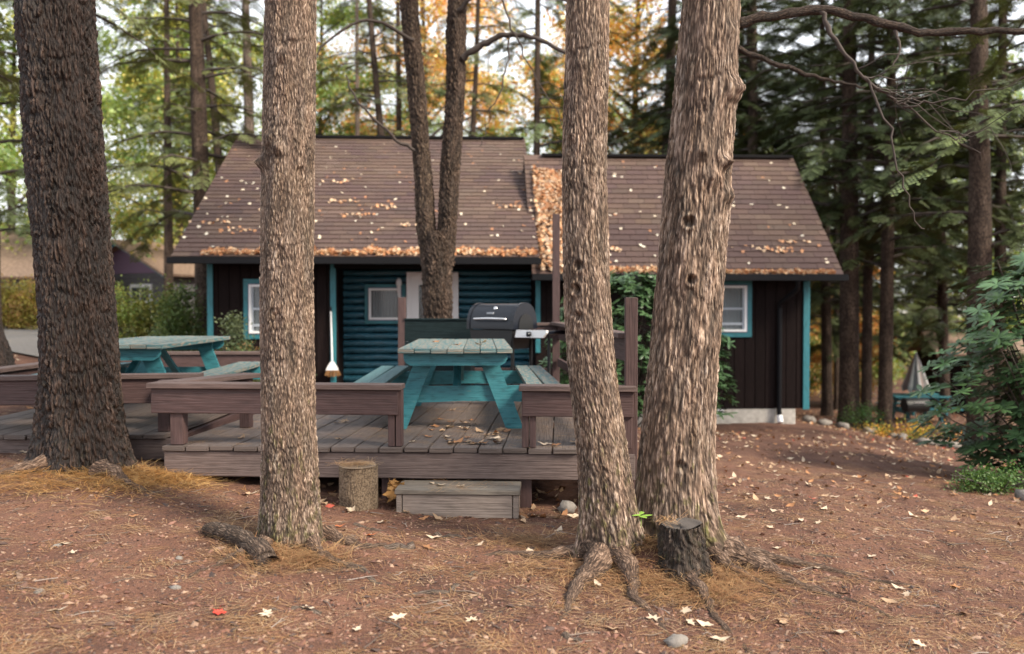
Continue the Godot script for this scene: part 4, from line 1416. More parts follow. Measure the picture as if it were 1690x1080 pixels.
func front_trees() -> void:
	var R := PI / 2
	# big dark pine at the left
	var o := thing("pine_tree", "thick dark rough barked pine at the left edge of the picture", "tree", Vector3(-3.235, 0.24, -6.62))
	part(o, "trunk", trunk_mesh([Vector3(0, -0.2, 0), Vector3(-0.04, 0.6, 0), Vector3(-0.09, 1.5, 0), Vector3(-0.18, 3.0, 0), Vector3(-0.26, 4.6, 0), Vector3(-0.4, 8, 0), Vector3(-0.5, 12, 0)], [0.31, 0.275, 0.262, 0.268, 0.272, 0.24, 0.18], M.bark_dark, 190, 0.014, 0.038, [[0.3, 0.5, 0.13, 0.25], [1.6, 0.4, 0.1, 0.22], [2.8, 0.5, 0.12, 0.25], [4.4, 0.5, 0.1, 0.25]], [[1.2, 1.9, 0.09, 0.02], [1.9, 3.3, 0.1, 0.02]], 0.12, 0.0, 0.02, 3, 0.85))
	for q in [[-3.0, -6.3, -2.3, -5.9], [-3.4, -6.35, -4.0, -5.8]]:
		part(o, "root", root_mesh(localize(root_pts(q[0], q[1], q[2], q[3], 0.022, 7, 0.03), o.position), 0.05, M.root))
	pine_crown(o, Vector3(-0.45, 0, 0), 9.0, 13.0, 2.6, 16)
	# straight pine left of the middle
	o = thing("pine_tree", "straight grey brown pine trunk between the two decks and the camera", "tree", Vector3(-1.355, 0.0, -5.3))
	part(o, "trunk", trunk_mesh([Vector3(0, -0.2, 0), Vector3(0, 0.3, 0), Vector3(-0.01, 0.9, 0), Vector3(-0.005, 2.0, 0), Vector3(0.02, 3.3, 0), Vector3(0.06, 6, 0), Vector3(0.1, 11, 0)], [0.165, 0.168, 0.158, 0.156, 0.148, 0.13, 0.09], M.bark, 170, 0.0095, 0.011, [[0.2, 0.6, 0.05, 0.14], [1.5, 0.5, 0.035, 0.12], [3.0, 0.6, 0.045, 0.14]], [[R + 0.1, 2.35, 0.035, 0.028], [R + 0.5, 2.42, 0.05, 0.02], [R + 1.1, 2.28, 0.035, 0.035], [R - 0.7, 2.22, 0.03, -0.02], [R + 0.05, 2.9, 0.035, 0.02], [R - 0.35, 3.0, 0.025, 0.015], [R + 0.1, 1.42, 0.04, 0.018], [R - 0.15, 1.36, 0.03, 0.015], [R - 0.2, 1.78, 0.045, 0.012]], 0.55, 0.3, 0.018, 5, 0.5, 2.4))
	for q in [[-1.2, -5.15, -0.75, -4.75, 0.028], [-1.45, -5.1, -1.75, -4.6, 0.024], [-1.15, -5.35, -0.62, -5.25, 0.03]]:
		part(o, "root", root_mesh(localize(root_pts(q[0], q[1], q[2], q[3], 0.02, 7, 0.03), o.position), q[4], M.root))
	pine_crown(o, Vector3(0.08, 0, 0), 8.0, 11.5, 2.2, 12)
	# slim pine of the pair
	o = thing("pine_tree", "slimmer leaning trunk of the pine pair, left of the cut stump", "tree", Vector3(0.56, -0.06, -5.3))
	part(o, "trunk", trunk_mesh([Vector3(0.06, -0.2, 0), Vector3(0.03, 0.2, 0), Vector3(-0.01, 0.6, 0), Vector3(-0.09, 1.3, 0), Vector3(-0.12, 2.2, 0), Vector3(-0.105, 3.3, 0), Vector3(-0.08, 6, 0), Vector3(0.0, 11, 0)], [0.18, 0.168, 0.152, 0.142, 0.136, 0.128, 0.11, 0.08], M.bark, 160, 0.0095, 0.012, [[0.2, 0.5, 0.06, 0.14], [1.4, 0.4, 0.05, 0.16], [2.9, 0.5, 0.07, 0.13]], [[R + 0.55, 1.58, 0.03, -0.045], [R + 0.5, 1.42, 0.03, -0.03], [R + 0.4, 1.72, 0.03, -0.03], [R - 0.1, 1.02, 0.035, 0.015], [R + 0.7, 2.5, 0.03, 0.012], [R + 0.3, 2.9, 0.03, 0.012]], 0.5, 0.3, 0.018, 7, 0.6, 2.8))
	for q in [[0.53, -5.2, 0.2, -4.25, 0.075], [0.62, -5.15, 0.75, -4.2, 0.05], [0.45, -5.3, -0.35, -5.2, 0.04]]:
		part(o, "root", root_mesh(localize(root_pts(q[0], q[1], q[2], q[3], 0.022, 7, 0.03), o.position), q[4], M.root))
	pine_crown(o, Vector3(0, 0, 0), 8.0, 11.5, 2.0, 10)
	# thick pine of the pair
	o = thing("pine_tree", "thick knotty trunk of the pine pair, right of the cut stump", "tree", Vector3(1.06, -0.1, -5.5))
	part(o, "trunk", trunk_mesh([Vector3(-0.03, -0.25, 0), Vector3(-0.02, 0.25, 0), Vector3(-0.01, 0.7, 0), Vector3(0.03, 1.3, 0), Vector3(0.1, 2.2, 0), Vector3(0.18, 3.3, 0), Vector3(0.3, 6, 0), Vector3(0.5, 12, 0)], [0.29, 0.252, 0.226, 0.212, 0.204, 0.182, 0.15, 0.1], M.bark, 210, 0.0095, 0.015, [[0.75, 0.32, 0.2, 0.17], [2.9, 0.45, 0.08, 0.2], [1.9, 0.4, 0.06, 0.2], [-0.4, 0.5, 0.08, 0.2]], [[R - 0.85, 2.85, 0.075, 0.05], [R - 0.7, 2.4, 0.035, 0.045], [R - 0.95, 2.2, 0.05, 0.03], [R + 0.35, 2.03, 0.035, -0.06], [R + 0.15, 1.68, 0.03, -0.05], [R + 0.1, 2.45, 0.05, 0.03], [R - 0.2, 2.3, 0.05, 0.03], [R - 0.25, 1.3, 0.09, 0.022], [R + 0.1, 0.55, 0.035, -0.03], [R - 0.6, 3.2, 0.05, 0.02]], 0.8, 0.15, 0.022, 9, 0.75, 3.6))
	for q in [[1.2, -5.4, 2.05, -4.6, 0.1], [1.2, -5.3, 1.6, -4.5, 0.035], [1.35, -5.45, 2.5, -5.05, 0.03], [0.98, -5.1, 1.15, -4.1, 0.045]]:
		part(o, "root", root_mesh(localize(root_pts(q[0], q[1], q[2], q[3], 0.025, 7, 0.03), o.position), q[4], M.root))
	# its overhanging branches
	var br := part(o, "branch", limb([Vector3(0.3, 3.27, 0.0), Vector3(0.5, 3.32, 0.02), Vector3(0.85, 3.36, 0.05), Vector3(1.25, 3.26, 0.08), Vector3(1.55, 3.2, 0.1), Vector3(2.0, 3.2, 0.15), Vector3(2.8, 3.1, 0.2)], 0.034, 0.018, M.bark_mid, 9, 36, 0.05, 0.006))
	var tw := MB.new()
	limb_into(tw, [Vector3(0.85, 3.35, 0.05), Vector3(0.93, 3.15, 0.1), Vector3(1.1, 2.93, 0.12), Vector3(1.35, 2.75, 0.1), Vector3(1.7, 2.55, 0.05)], 0.017, 0.004, 6, 20, 0.05, 0.008)
	limb_into(tw, [Vector3(1.1, 2.93, 0.12), Vector3(1.22, 2.60, 0.2), Vector3(1.3, 2.25, 0.2), Vector3(1.45, 1.97, 0.15)], 0.009, 0.003, 5, 18, 0.05, 0.01)
	limb_into(tw, [Vector3(1.35, 2.75, 0.1), Vector3(1.6, 2.77, 0.2), Vector3(1.95, 2.85, 0.3)], 0.008, 0.002, 5, 12, 0.0, 0.012)
	limb_into(tw, [Vector3(1.3, 3.23, 0.08), Vector3(1.32, 3.11, 0.12), Vector3(1.26, 2.99, 0.14)], 0.012, 0.004, 5, 8, 0.0, 0.004)
	for k in 16:
		var t := rng.randf_range(0.2, 1.0)
		var p: Vector3 = curve([Vector3(0.93, 3.15, 0.1), Vector3(1.1, 2.93, 0.12), Vector3(1.35, 2.75, 0.1), Vector3(1.7, 2.55, 0.05)], t)
		limb_into(tw, [p, p + Vector3(rng.randf_range(0.05, 0.25), rng.randf_range(-0.12, 0.12), rng.randfn() * 0.1), p + Vector3(rng.randf_range(0.25, 0.5), rng.randf_range(-0.3, 0.1), rng.randfn() * 0.2)], 0.004, 0.0015, 4, 8, 0.0, 0.012)
	part(br, "twigs", tw.mesh(M.twig))
	part(o, "branch", limb([Vector3(0.25, 3.18, 0.02), Vector3(0.42, 3.09, 0.05), Vector3(0.7, 2.97, 0.1), Vector3(0.95, 2.9, 0.1), Vector3(1.12, 2.86, 0.12)], 0.021, 0.006, M.bark_mid, 8, 22, 0.05, 0.006))
	pine_crown(o, Vector3(0.4, 0, 0), 8.5, 12.5, 2.4, 14)
	# cut stump between them
	o = thing("tree_stump", "dark sawn stump wedged between the two pines of the pair", "stump", Vector3(0.985, -0.06, -5.04), 0.3)
	part(o, "side", trunk_mesh([Vector3(0, -0.15, 0), Vector3(0, 0.02, 0), Vector3(0, 0.21, -0.01)], [0.15, 0.125, 0.115], M.stump, 70, 0.012, 0.03, [[2.0, 0.5, 0.05, 0.12], [0.6, 0.4, 0.04, 0.12]], [], 0.4, 0.3, 0.04, 13))
	var cb := MB.new()
	var rim := []
	for i in 30:
		var a := TAU * i / 30.0
		rim.append(0.107 + 0.01 * sin(a * 2 + 1) + 0.006 * sin(a * 5))
	for j in 4:
		for i in 31:
			var a := TAU * (i % 30) / 30.0
			var r: float = rim[i % 30] * [1.0, 0.9, 0.6, 0.0][j]
			cb.vert(Vector3(cos(a) * r, 0.215 + [0.0, -0.012, -0.02, -0.015][j] + 0.014 * sin(a + 2.0), sin(a) * r - 0.01), Vector3(cos(a) * [0.5, -0.5, 0, 0][j], 1, sin(a) * [0.5, -0.5, 0, 0][j]).normalized(), Vector2(r * 4, a))
	for j in 3:
		for i in 30:
			var a := j * 31 + i
			cb.tri(a, a + 1, a + 32); cb.tri(a, a + 32, a + 31)
	part(o, "cut_face", cb.mesh(M.cut))
	# forked tree behind the deck
	o = thing("forked_tree", "two stemmed lichen spotted tree rising behind the deck in front of the door", "tree", Vector3(-1.03, 0.05, -12.0))
	part(o, "trunk", trunk_mesh([Vector3(0.03, -0.3, 0), Vector3(0.02, 0.8, 0), Vector3(0.0, 1.6, 0), Vector3(0.0, 2.2, 0), Vector3(-0.02, 2.42, 0)], [0.27, 0.2, 0.192, 0.2, 0.17], M.bark_mid, 90, 0.025, 0.045, [], [], 0.0, 0.3, 0.04, 21))
	var s1 := part(o, "stem", trunk_mesh([Vector3(-0.08, 1.95, 0.0), Vector3(-0.15, 2.5, 0), Vector3(-0.2, 3.3, 0.0), Vector3(-0.28, 4.4, 0), Vector3(-0.37, 5.5, 0), Vector3(-0.5, 8.5, 0)], [0.125, 0.128, 0.12, 0.118, 0.12, 0.09], M.bark_mid, 70, 0.025, 0.035, [], [], 0.0, 1.0, 0.03, 23))
	var s2 := part(o, "stem", trunk_mesh([Vector3(0.1, 1.95, 0.0), Vector3(0.14, 2.5, 0), Vector3(0.18, 3.3, 0.0), Vector3(0.26, 4.4, 0), Vector3(0.28, 5.5, 0), Vector3(0.4, 8.5, 0)], [0.125, 0.132, 0.13, 0.13, 0.125, 0.09], M.bark_mid, 70, 0.025, 0.04, [], [], 0.0, 0.6, 0.03, 25))
	part(o, "limb", limb([Vector3(0.35, 4.75, 0.1), Vector3(0.7, 4.95, 0.2), Vector3(1.05, 5.02, 0.3), Vector3(1.5, 4.88, 0.4), Vector3(1.95, 4.55, 0.5)], 0.05, 0.02, M.twig, 7, 24, 0.04, 0.012))
	part(o, "limb", limb([Vector3(-0.25, 3.5, 0.05), Vector3(-0.6, 3.7, 0.2), Vector3(-1.0, 4.1, 0.3), Vector3(-1.2, 4.5, 0.3)], 0.03, 0.008, M.twig, 6, 18, 0.04, 0.012))
	part(o, "limb", limb([Vector3(1.0, 5.0, 0.3), Vector3(0.95, 4.5, 0.4), Vector3(0.75, 3.9, 0.4), Vector3(0.6, 3.5, 0.4)], 0.015, 0.004, M.twig, 5, 18, 0.04, 0.02))
	part(o, "limb", limb([Vector3(0.9, 5.5, 0.3), Vector3(1.05, 5.0, 0.4), Vector3(1.3, 4.5, 0.4), Vector3(1.6, 4.0, 0.4), Vector3(1.85, 3.4, 0.4)], 0.015, 0.004, M.twig, 5, 18, 0.04, 0.02))
	part(o, "limb", limb([Vector3(0.3, 5.4, 0.1), Vector3(0.8, 5.7, 0.3), Vector3(1.5, 5.5, 0.4), Vector3(2.2, 5.2, 0.5)], 0.035, 0.012, M.twig, 6, 18, 0.04, 0.02))
	part(o, "limb", limb([Vector3(-0.3, 5.0, 0.1), Vector3(-0.9, 5.2, 0.3), Vector3(-1.5, 4.8, 0.4), Vector3(-1.8, 4.2, 0.5)], 0.03, 0.008, M.twig, 6, 18, 0.04, 0.02))
	pine_crown(o, Vector3(0, 0, 0), 6.6, 9.0, 2.2, 16)
	# sliver of a trunk at the very edge
	o = thing("pine_tree", "narrow leaning trunk cut by the left edge beside the asphalt drive", "tree", Vector3(-5.72, 0.3, -9.6))
	part(o, "trunk", trunk_mesh([Vector3(0.08, -0.2, 0), Vector3(0.02, 0.5, 0), Vector3(-0.22, 1.2, 0), Vector3(-0.85, 2.8, 0), Vector3(-1.8, 5, 0)], [0.24, 0.2, 0.17, 0.14, 0.1], M.bark_dark, 60, 0.03, 0.03, [], [], 0.0, 0.0, 0.02, 31))
	# short mossy log in front of the straight pine
	o = part(self, "fallen_log", limb([on(-1.86, -5.3, 0.02), on(-1.72, -5.2, 0.035), on(-1.55, -5.06, 0.04), on(-1.42, -4.92, 0.03), on(-1.36, -4.84, -0.01)], 0.042, 0.07, M.log_bark, 14, 24, 0.06, 0.004))
	tag(o, "short curved mossy log on the ground against the straight pine", "log")
	var lone := [[-0.95, -4.95, -0.55, -4.62, 0.025], [-0.3, -4.75, -0.95, -4.3, 0.022], [-0.95, -4.3, -1.35, -4.28, 0.02], [-0.5, -5.7, -0.15, -5.6, 0.025], [-1.05, -5.75, -0.5, -5.6, 0.022], [-0.6, -5.35, -0.95, -5.35, 0.035], [-0.2, -5.0, -0.45, -4.95, 0.02], [1.9, -5.6, 2.6, -5.5, 0.015], [0.25, -4.2, 0.4, -4.0, 0.02], [-1.7, -4.35, -1.35, -4.7, 0.012]]
	lone = from_left(lone)
	for k in lone.size():
		var q: Array = lone[k]
		var rp := root_pts(q[0], q[1], q[2], q[3], 0.025, 8, -0.005)
		var e := part(self, "surface_root", limb(rp, q[4], q[4] * 0.5, M.root_grey, 9, 18, 0.06, 0.004))
		tag(e, "weathered grey root breaking the foreground soil, %s counted from the left" % ORD[k], "root", "surface roots in the foreground")

func localize(pts: Array, by: Vector3) -> Array:
	var out := []
	for p in pts: out.append(p - by)
	return out

func pine_crown(o: Node3D, c: Vector3, y0: float, y1: float, reach: float, n: int) -> void:   # sparse boughs high above the picture
	var lb := MB.new()
	var xfs := []
	var cols := []
	for k in n:
		var y := lerpf(y0, y1, float(k) / n)
		var az := k * 2.4 + rng.randf()
		var d := Vector3(cos(az), 0, sin(az))
		var L := reach * rng.randf_range(0.6, 1.0)
		var bp := [c + Vector3(0, y, 0), c + Vector3(0, y + 0.2, 0) + d * L * 0.5, c + Vector3(0, y + 0.1, 0) + d * L]
		limb_into(lb, bp, 0.035, 0.01, 5, 6)
		for i in 6:
			xfs.append(Transform3D(Basis.from_euler(Vector3(rng.randfn() * 0.3, -az + rng.randfn() * 0.7, 0.1)) * Basis.from_scale(Vector3.ONE * rng.randf_range(0.6, 0.9)), curve(bp, rng.randf_range(0.35, 1.0))))
			cols.append(C(0.05, 0.08, 0.03) * rng.randf_range(0.7, 1.3))
	tag(part(o, "limbs", lb.mesh(M.twig)), "", "", "", "stuff")
	scatter(o, "crown", SP[0], xfs, cols)

# ------------------------------------------------------------------ the wood, the neighbours, the far table
func wood() -> void:
	var G1 := C(0.12, 0.155, 0.05)
	var G2 := C(0.075, 0.1, 0.034)
	var G3 := C(0.15, 0.17, 0.055)
	var YG := [C(0.34, 0.44, 0.15), C(0.24, 0.36, 0.11), C(0.55, 0.54, 0.18)]
	var OR := [C(0.88, 0.5, 0.2), C(0.92, 0.66, 0.3), C(0.8, 0.36, 0.13), C(0.88, 0.76, 0.34)]
	var GG := [C(0.2, 0.28, 0.1), C(0.26, 0.35, 0.11), C(0.36, 0.42, 0.14)]
	# left of the cabin
	conifer("brown hemlock trunk with long bare boughs rising left of the cabin roof", "", on(-6.67, -19.0), 15, 0.22, 3.2, 11.5, 2.7, 2.2, G3, M.bark_far, Vector3(-0.35, 0, 0), "hemlock_tree", 0.75)
	conifer("slender leaning hemlock just behind the bough bearing trunk left of the roof", "", on(-7.7, -24.0), 16, 0.14, 4.5, 13, 2.2, 1.4, G1, M.bark_far, Vector3(-1.2, 0, 0), "hemlock_tree", 0.6)
	conifer("pale grey trunk above the left end of the main roof ridge", "", on(-7.7, -26.0), 17, 0.2, 7.5, 14, 2.2, 1.3, G1, M.bark_pale, Vector3(-0.3, 0, 0), "hemlock_tree", 0.6)
	conifer("thin pale trunk above the main roof between the straight pine and forked tree", "", on(-5.65, -32.0), 16, 0.13, 8, 15, 1.8, 1.2, G3, M.bark_pale, Vector3.ZERO, "hemlock_tree", 0.6)
	conifer("dark conifer behind the big dark pine at the left edge", "", on(-12.5, -21.0), 14, 0.2, 2.2, 10, 3.2, 2.4, G2, M.bark_far, Vector3.ZERO, "hemlock_tree", 0.9)
	conifer("green conifer between the big dark pine and the brown hemlock trunk", "", on(-11.8, -30.0), 15, 0.18, 3.5, 12, 2.6, 1.8, G1, M.bark_far, Vector3.ZERO, "hemlock_tree", 0.7)
	conifer("near hemlock whose green boughs hang into the upper right corner", "", on(9.3, -12.5), 14, 0.22, 4.3, 9.5, 4.2, 1.5, G1, M.bark_far, Vector3.ZERO, "hemlock_tree", 0.8)
	conifer("near hemlock whose sprays hang beside the big dark pine at the upper left", "", on(-9.2, -14.0), 14, 0.2, 4.4, 9.5, 3.8, 1.6, G3, M.bark_far, Vector3.ZERO, "hemlock_tree", 0.7)
	# over and behind the roof
	var behind := [[-3.6, -27, 0.16, 6.2, G1], [-1.6, -30, 0.15, 6.0, G3], [0.7, -26, 0.15, 5.0, G1], [2.4, -29, 0.2, 5.5, G1], [4.6, -27, 0.26, 4.6, G2], [-4.6, -36, 0.2, 6.5, G3]]
	behind = from_left(behind)
	for k in behind.size():
		var q: Array = behind[k]
		conifer("slim green conifer behind the cabin roof, %s from the left" % ORD[k], "conifers behind the cabin roof", on(q[0], q[1]), 16, q[2], q[3], 13, 2.5, 1.8, q[4], M.bark_far, Vector3(rng.randfn() * 0.4, 0, 0), "conifer_tree", 0.55)
	# right: the dark hemlock stand
	conifer("thickest dark trunk right of the cabin, first of three close together", "", on(7.75, -20.0), 16, 0.25, 4.3, 12, 3.6, 2.6, G2, M.bark_far, Vector3(-0.1, 0, 0), "hemlock_tree", 0.9)
	conifer("thin dark trunk in the middle of the three right of the cabin", "", on(8.95, -22.0), 15, 0.145, 4.0, 12, 3.0, 2.4, G2, M.bark_far, Vector3(0.1, 0, 0), "hemlock_tree", 0.9)
	conifer("dark trunk on the right of the three, left of the striped parasol", "", on(8.35, -19.5), 15, 0.17, 3.8, 11, 3.0, 2.4, G2, M.bark_far, Vector3(0.15, 0, 0), "hemlock_tree", 0.9)
	conifer("dark trunk rising behind the big rhododendron at the right edge", "", on(9.15, -17.0), 15, 0.26, 3.6, 10, 3.0, 2.2, G2, M.bark_far, Vector3(-0.2, 0, 0), "hemlock_tree", 0.8)
	conifer("slim dark trunk at the right edge beyond the rhododendron", "", on(10.9, -19.5), 15, 0.15, 3.4, 11, 3.0, 2.4, G2, M.bark_far, Vector3.ZERO, "hemlock_tree", 0.9)
	var stand := [[6.5, -23.5, 4.0], [7.0, -25, 3.2], [9.6, -26.5, 3.4], [12.2, -24.5, 3.0], [11.2, -30, 2.6], [14.2, -29, 3.0], [8.0, -31, 3.0], [6.4, -29, 4.4], [13.2, -35, 2.4], [16.0, -34, 2.4], [9.8, -37, 2.6], [12.8, -20.0, 4.4], [5.2, -25.5, 4.6]]
	stand = from_left(stand)
	for k in stand.size():
		var q: Array = stand[k]
		conifer("dense hemlock deep in the stand right of the cabin, %s from the left" % ORD[k], "hemlocks in the stand right of the cabin", on(q[0], q[1]), 15, rng.randf_range(0.11, 0.2), q[2], 13.5, 3.4, 3.0, G2 if rng.randf() < 0.6 else G1, M.bark_far, Vector3(rng.randfn() * 0.3, 0, 0), "hemlock_tree", 1.1)
	# autumn broadleaves
	broadleaf("tall orange and yellow maple above the roof between the pine pair", "", on(4.4, -33.0), 18, 0.22, 8.0, 5.0, 950, OR, M.bark_far)
	broadleaf("orange topped maple high behind the forked tree", "", on(-3.6, -39.0), 19, 0.2, 10.5, 5.5, 800, OR, M.bark_far)
	broadleaf("yellow maple left of the cabin behind the brown hemlock trunk", "", on(-13.5, -36.0), 15, 0.2, 3.0, 4.5, 1300, [YG[0], YG[1], YG[2], C(0.6, 0.5, 0.14)], M.bark_far)
	broadleaf("yellow green maple behind the left end of the cabin roof", "", on(-8.8, -40.0), 17, 0.2, 5.0, 5.0, 1300, YG, M.bark_far)
	var far := [[-19, -33, YG], [-17, -44, YG], [-1.0, -46, GG], [7.5, -45, YG], [1.8, -42, GG], [-6, -52, GG], [14, -46, YG], [19, -40, GG], [11, -52, YG], [-12, -52, YG], [4.5, -54, GG], [24, -46, YG], [18, -54, YG], [-24, -50, GG]]
	far = from_left(far)
	for k in far.size():
		var q: Array = far[k]
		broadleaf("autumn broadleaf deep in the wood, %s from the left in the far row" % ORD[k], "autumn trees deep in the wood", on(q[0], q[1]), rng.randf_range(13, 18), 0.2, rng.randf_range(2.0, 5.0), 4.8, 750, q[2], M.bark_far, "maple_tree", 1.15)
	var saps := from_left([[12.5, -33, OR], [15.0, -37, YG], [10.3, -34, YG], [17.5, -31, YG], [13.8, -41, OR]])
	for k in saps.size():
		var q: Array = saps[k]
		broadleaf("yellow sapling between the dark trunks at the right, %s from the left" % ORD[k], "yellow saplings among the dark trunks", on(q[0], q[1]), 5.5, 0.05, 0.5, 1.8, 420, q[2], M.bark_far, "sapling", 0.8)
	# far-off wood
	var xfs := []
	var cols := []
	var tb := MB.new()
	for k in 3000:
		var a := rng.randf_range(-0.72, 0.72)
		var d := rng.randf_range(58, 82)
		var y := absf(rng.randfn()) * 2.8
		var hole := gn.get_noise_2d(a * 160.0, y * 3.0)
		if hole > 0.12 and y > 3.5: continue
		xfs.append(Transform3D(Basis.from_euler(Vector3(rng.randfn() * 0.4, rng.randf() * TAU, rng.randfn() * 0.4)) * Basis.from_scale(Vector3.ONE * rng.randf_range(1.6, 3.4)), on(sin(a) * d, -cos(a) * d, y)))
		cols.append((GG + YG + [OR[1]])[rng.randi() % 7] * rng.randf_range(0.6, 1.1))
	var fw := scatter(self, "far_wood", CL[1], xfs, cols)
	tag(fw, "hazy mixed autumn wood far behind everything", "wood")
	# neighbours
	rear_cabin("cabin", "distant cabin with purple gable, white window and pale roof left of the main cabin", Vector3(-15.0, 0.2, -34.0), deg_to_rad(-30), true)
	rear_cabin("cabin", "distant grey cabin with teal corner and leafy roof at the left edge", Vector3(-18.9, 0.1, -30.0), deg_to_rad(8), false)
	var pr := thing("porch_fence", "low pink rail in front of the grey cabin at the left edge", "fence", on(-15.6, -27.0), 0.0)
	board(pr, "rail", Vector3(3.4, 0.09, 0.06), at(0, 0.72, 0), M.pink)
	board(pr, "rail", Vector3(3.4, 0.05, 0.05), at(0, 0.12, 0), M.pink)
	for k in 16:
		board(pr, "baluster", Vector3(0.045, 0.6, 0.03), at(-1.6 + k * 0.21, 0.42, 0), M.pink)
	for x in [-1.65, 0.05, 1.68]:
		board(pr, "post", Vector3(0.1, 0.9, 0.1), at(x, 0.35, 0), M.pink)
	var sh := thing("shed", "dark shed with a leaf covered roof behind the striped parasol", "shed", on(15.9, -28.5), deg_to_rad(-12))
	board(sh, "wall", Vector3(3.6, 2.2, 0.1), at(0, 0.9, 0), M.siding[0])
	board(sh, "wall", Vector3(0.1, 2.2, 2.6), at(-1.75, 0.9, -1.35), M.siding[1])
	board(sh, "wall", Vector3(0.1, 2.2, 2.6), at(1.75, 0.9, -1.35), M.siding[1])
	board(sh, "roof", Vector3(4.2, 0.1, 2.2), at(0, 2.35, 0.0, 0, 0.32), M.roof_far)
	board(sh, "roof", Vector3(4.2, 0.1, 2.2), at(0, 2.35, -2.05, 0, -0.32), M.roof_far)
	board(sh, "door", Vector3(0.9, 1.9, 0.04), at(-0.6, 0.85, 0.07), M.black)
	for x in [-1.7, -1.1]:
		board(sh, "post", Vector3(0.08, 2.3, 0.08), at(x, 0.85, 0.75), M.rail)
	# far table with parasol and grill
	var tp := on(12.3, -24.8)
	var t := picnic_table("picnic_table", "small teal picnic table under the closed parasol in the right background", tp, PI / 2, 1.5)
	t.scale = Vector3.ONE * 1.06
	for c in t.get_children(): c.material_override = M.teal
	var pp := tp + Vector3(-0.8, 0, 0.0)
	var p := thing("parasol", "closed grey and white striped parasol standing in the far picnic table", "parasol", pp)
	var pb := MB.new()
	pb.tube([Vector3(0, 0, 0), Vector3(0, 1.95, 0)], [0.02, 0.018], 8)
	part(p, "pole", pb.mesh(M.steel))
	var cb := MB.new()
	var rows := [[0.02, 1.93], [0.13, 1.6], [0.24, 1.25], [0.33, 0.98], [0.31, 0.88]]
	var kk := 32
	for i in kk:
		cb.col = [C(0.62, 0.62, 0.62), C(0.2, 0.22, 0.23), C(0.6, 0.59, 0.58), C(0.3, 0.22, 0.2)][(i / 2) % 4]
		for j in rows.size() - 1:
			var q := []
			for e in [[i, j], [i + 1, j], [i + 1, j + 1], [i, j + 1]]:
				var a: float = TAU * e[0] / kk
				var r: float = rows[e[1]][0] * (1.0 + (0.16 if e[0] % 4 < 2 else -0.16))
				q.append(Vector3(cos(a) * r, rows[e[1]][1] - (0.05 if e[1] == 4 and e[0] % 4 < 2 else 0.0), sin(a) * r))
			cb.faceto(q, Vector3(0, q[0].y - 0.3, 0))
	part(p, "canopy", cb.mesh(M.cloth))
	var k2 := thing("barrel_grill", "dark barrel charcoal grill in front of the far picnic table", "grill", on(10.85, -23.4), 0.15)
	var gb := MB.new()
	gb.tube([Vector3(-0.42, 0.62, 0), Vector3(-0.4, 0.62, 0), Vector3(0.4, 0.62, 0), Vector3(0.42, 0.62, 0)], [0.2, 0.24, 0.24, 0.2], 18)
	part(k2, "barrel", gb.mesh(M.iron))
	board(k2, "lid_rim", Vector3(0.86, 0.03, 0.5), at(0, 0.63, 0), M.iron)
	board(k2, "handle", Vector3(0.4, 0.025, 0.03), at(0, 0.72, 0.25), M.steel)
	for x in [-0.3, 0.3]:
		for z in [-0.15, 0.15]:
			board(k2, "leg", Vector3(0.035, 0.5, 0.035), at(x, 0.22, z), M.iron)
	k2.scale = Vector3.ONE * 0.8
	board(k2, "ash_pan", Vector3(0.5, 0.04, 0.3), at(0, 0.12, 0), M.steel)

func rear_cabin(called: String, label: String, p: Vector3, turn: float, gabled: bool) -> void:
	var o := thing(called, label, "cabin", p, turn)
	var w := 5.0
	var dpt := 6.0
	var m: Material = M.siding_far
	for k in 13:
		var y := 0.1 + k * 0.2
		board(o, "clapboard", Vector3(w, 0.195, 0.05), at(0, y, 0, 0, -0.08), m)
		board(o, "clapboard", Vector3(0.05, 0.195, dpt), at(-w * 0.5, y, -dpt * 0.5), m)
		board(o, "clapboard", Vector3(0.05, 0.195, dpt), at(w * 0.5, y, -dpt * 0.5), m)
	for x in [-w * 0.5, w * 0.5]:
		board(o, "corner_trim", Vector3(0.14, 2.65, 0.14), at(x, 1.3, 0.0), M.teal_pale)
	if gabled:
		var g := MB.new()
		g.extrude([Vector2(-w * 0.5, 2.6), Vector2(w * 0.5, 2.6), Vector2(0, 3.75)], -0.05, 0.05)
		part(o, "gable", g.mesh(M.purple))
		for s in [-1.0, 1.0]:
			var sl := atan2(1.15, w * 0.5)
			board(o, "roof", Vector3(3.3, 0.1, dpt + 0.9), at(s * 1.42, 3.17, -dpt * 0.5 + 0.2, 0, 0, -s * sl), M.roof_far)
			board(o, "barge_board", Vector3(3.3, 0.16, 0.04), at(s * 1.42, 3.1, 0.48, 0, 0, -s * sl), M.teal_pale)
	else:
		board(o, "roof", Vector3(w + 1.2, 0.1, 3.8), at(0, 3.3, -1.3, 0, 0.5), M.roof_far)
		board(o, "roof", Vector3(w + 1.2, 0.1, 3.8), at(0, 3.3, -dpt + 1.3, 0, -0.5), M.roof_far)
	if not gabled: return
	var wn := board(o, "window", Vector3(1.25, 1.35, 0.06), at(0.9, 1.5, 0.05), M.white)
	for i in 2:
		for j in 2:
			board(wn, "pane", Vector3(0.48, 0.52, 0.02), at(-0.27 + i * 0.54, -0.29 + j * 0.58, 0.035), M.pane_far)
	board(o, "door", Vector3(0.85, 1.95, 0.06), at(-0.9, 1.0, 0.05), M.teal_pale)

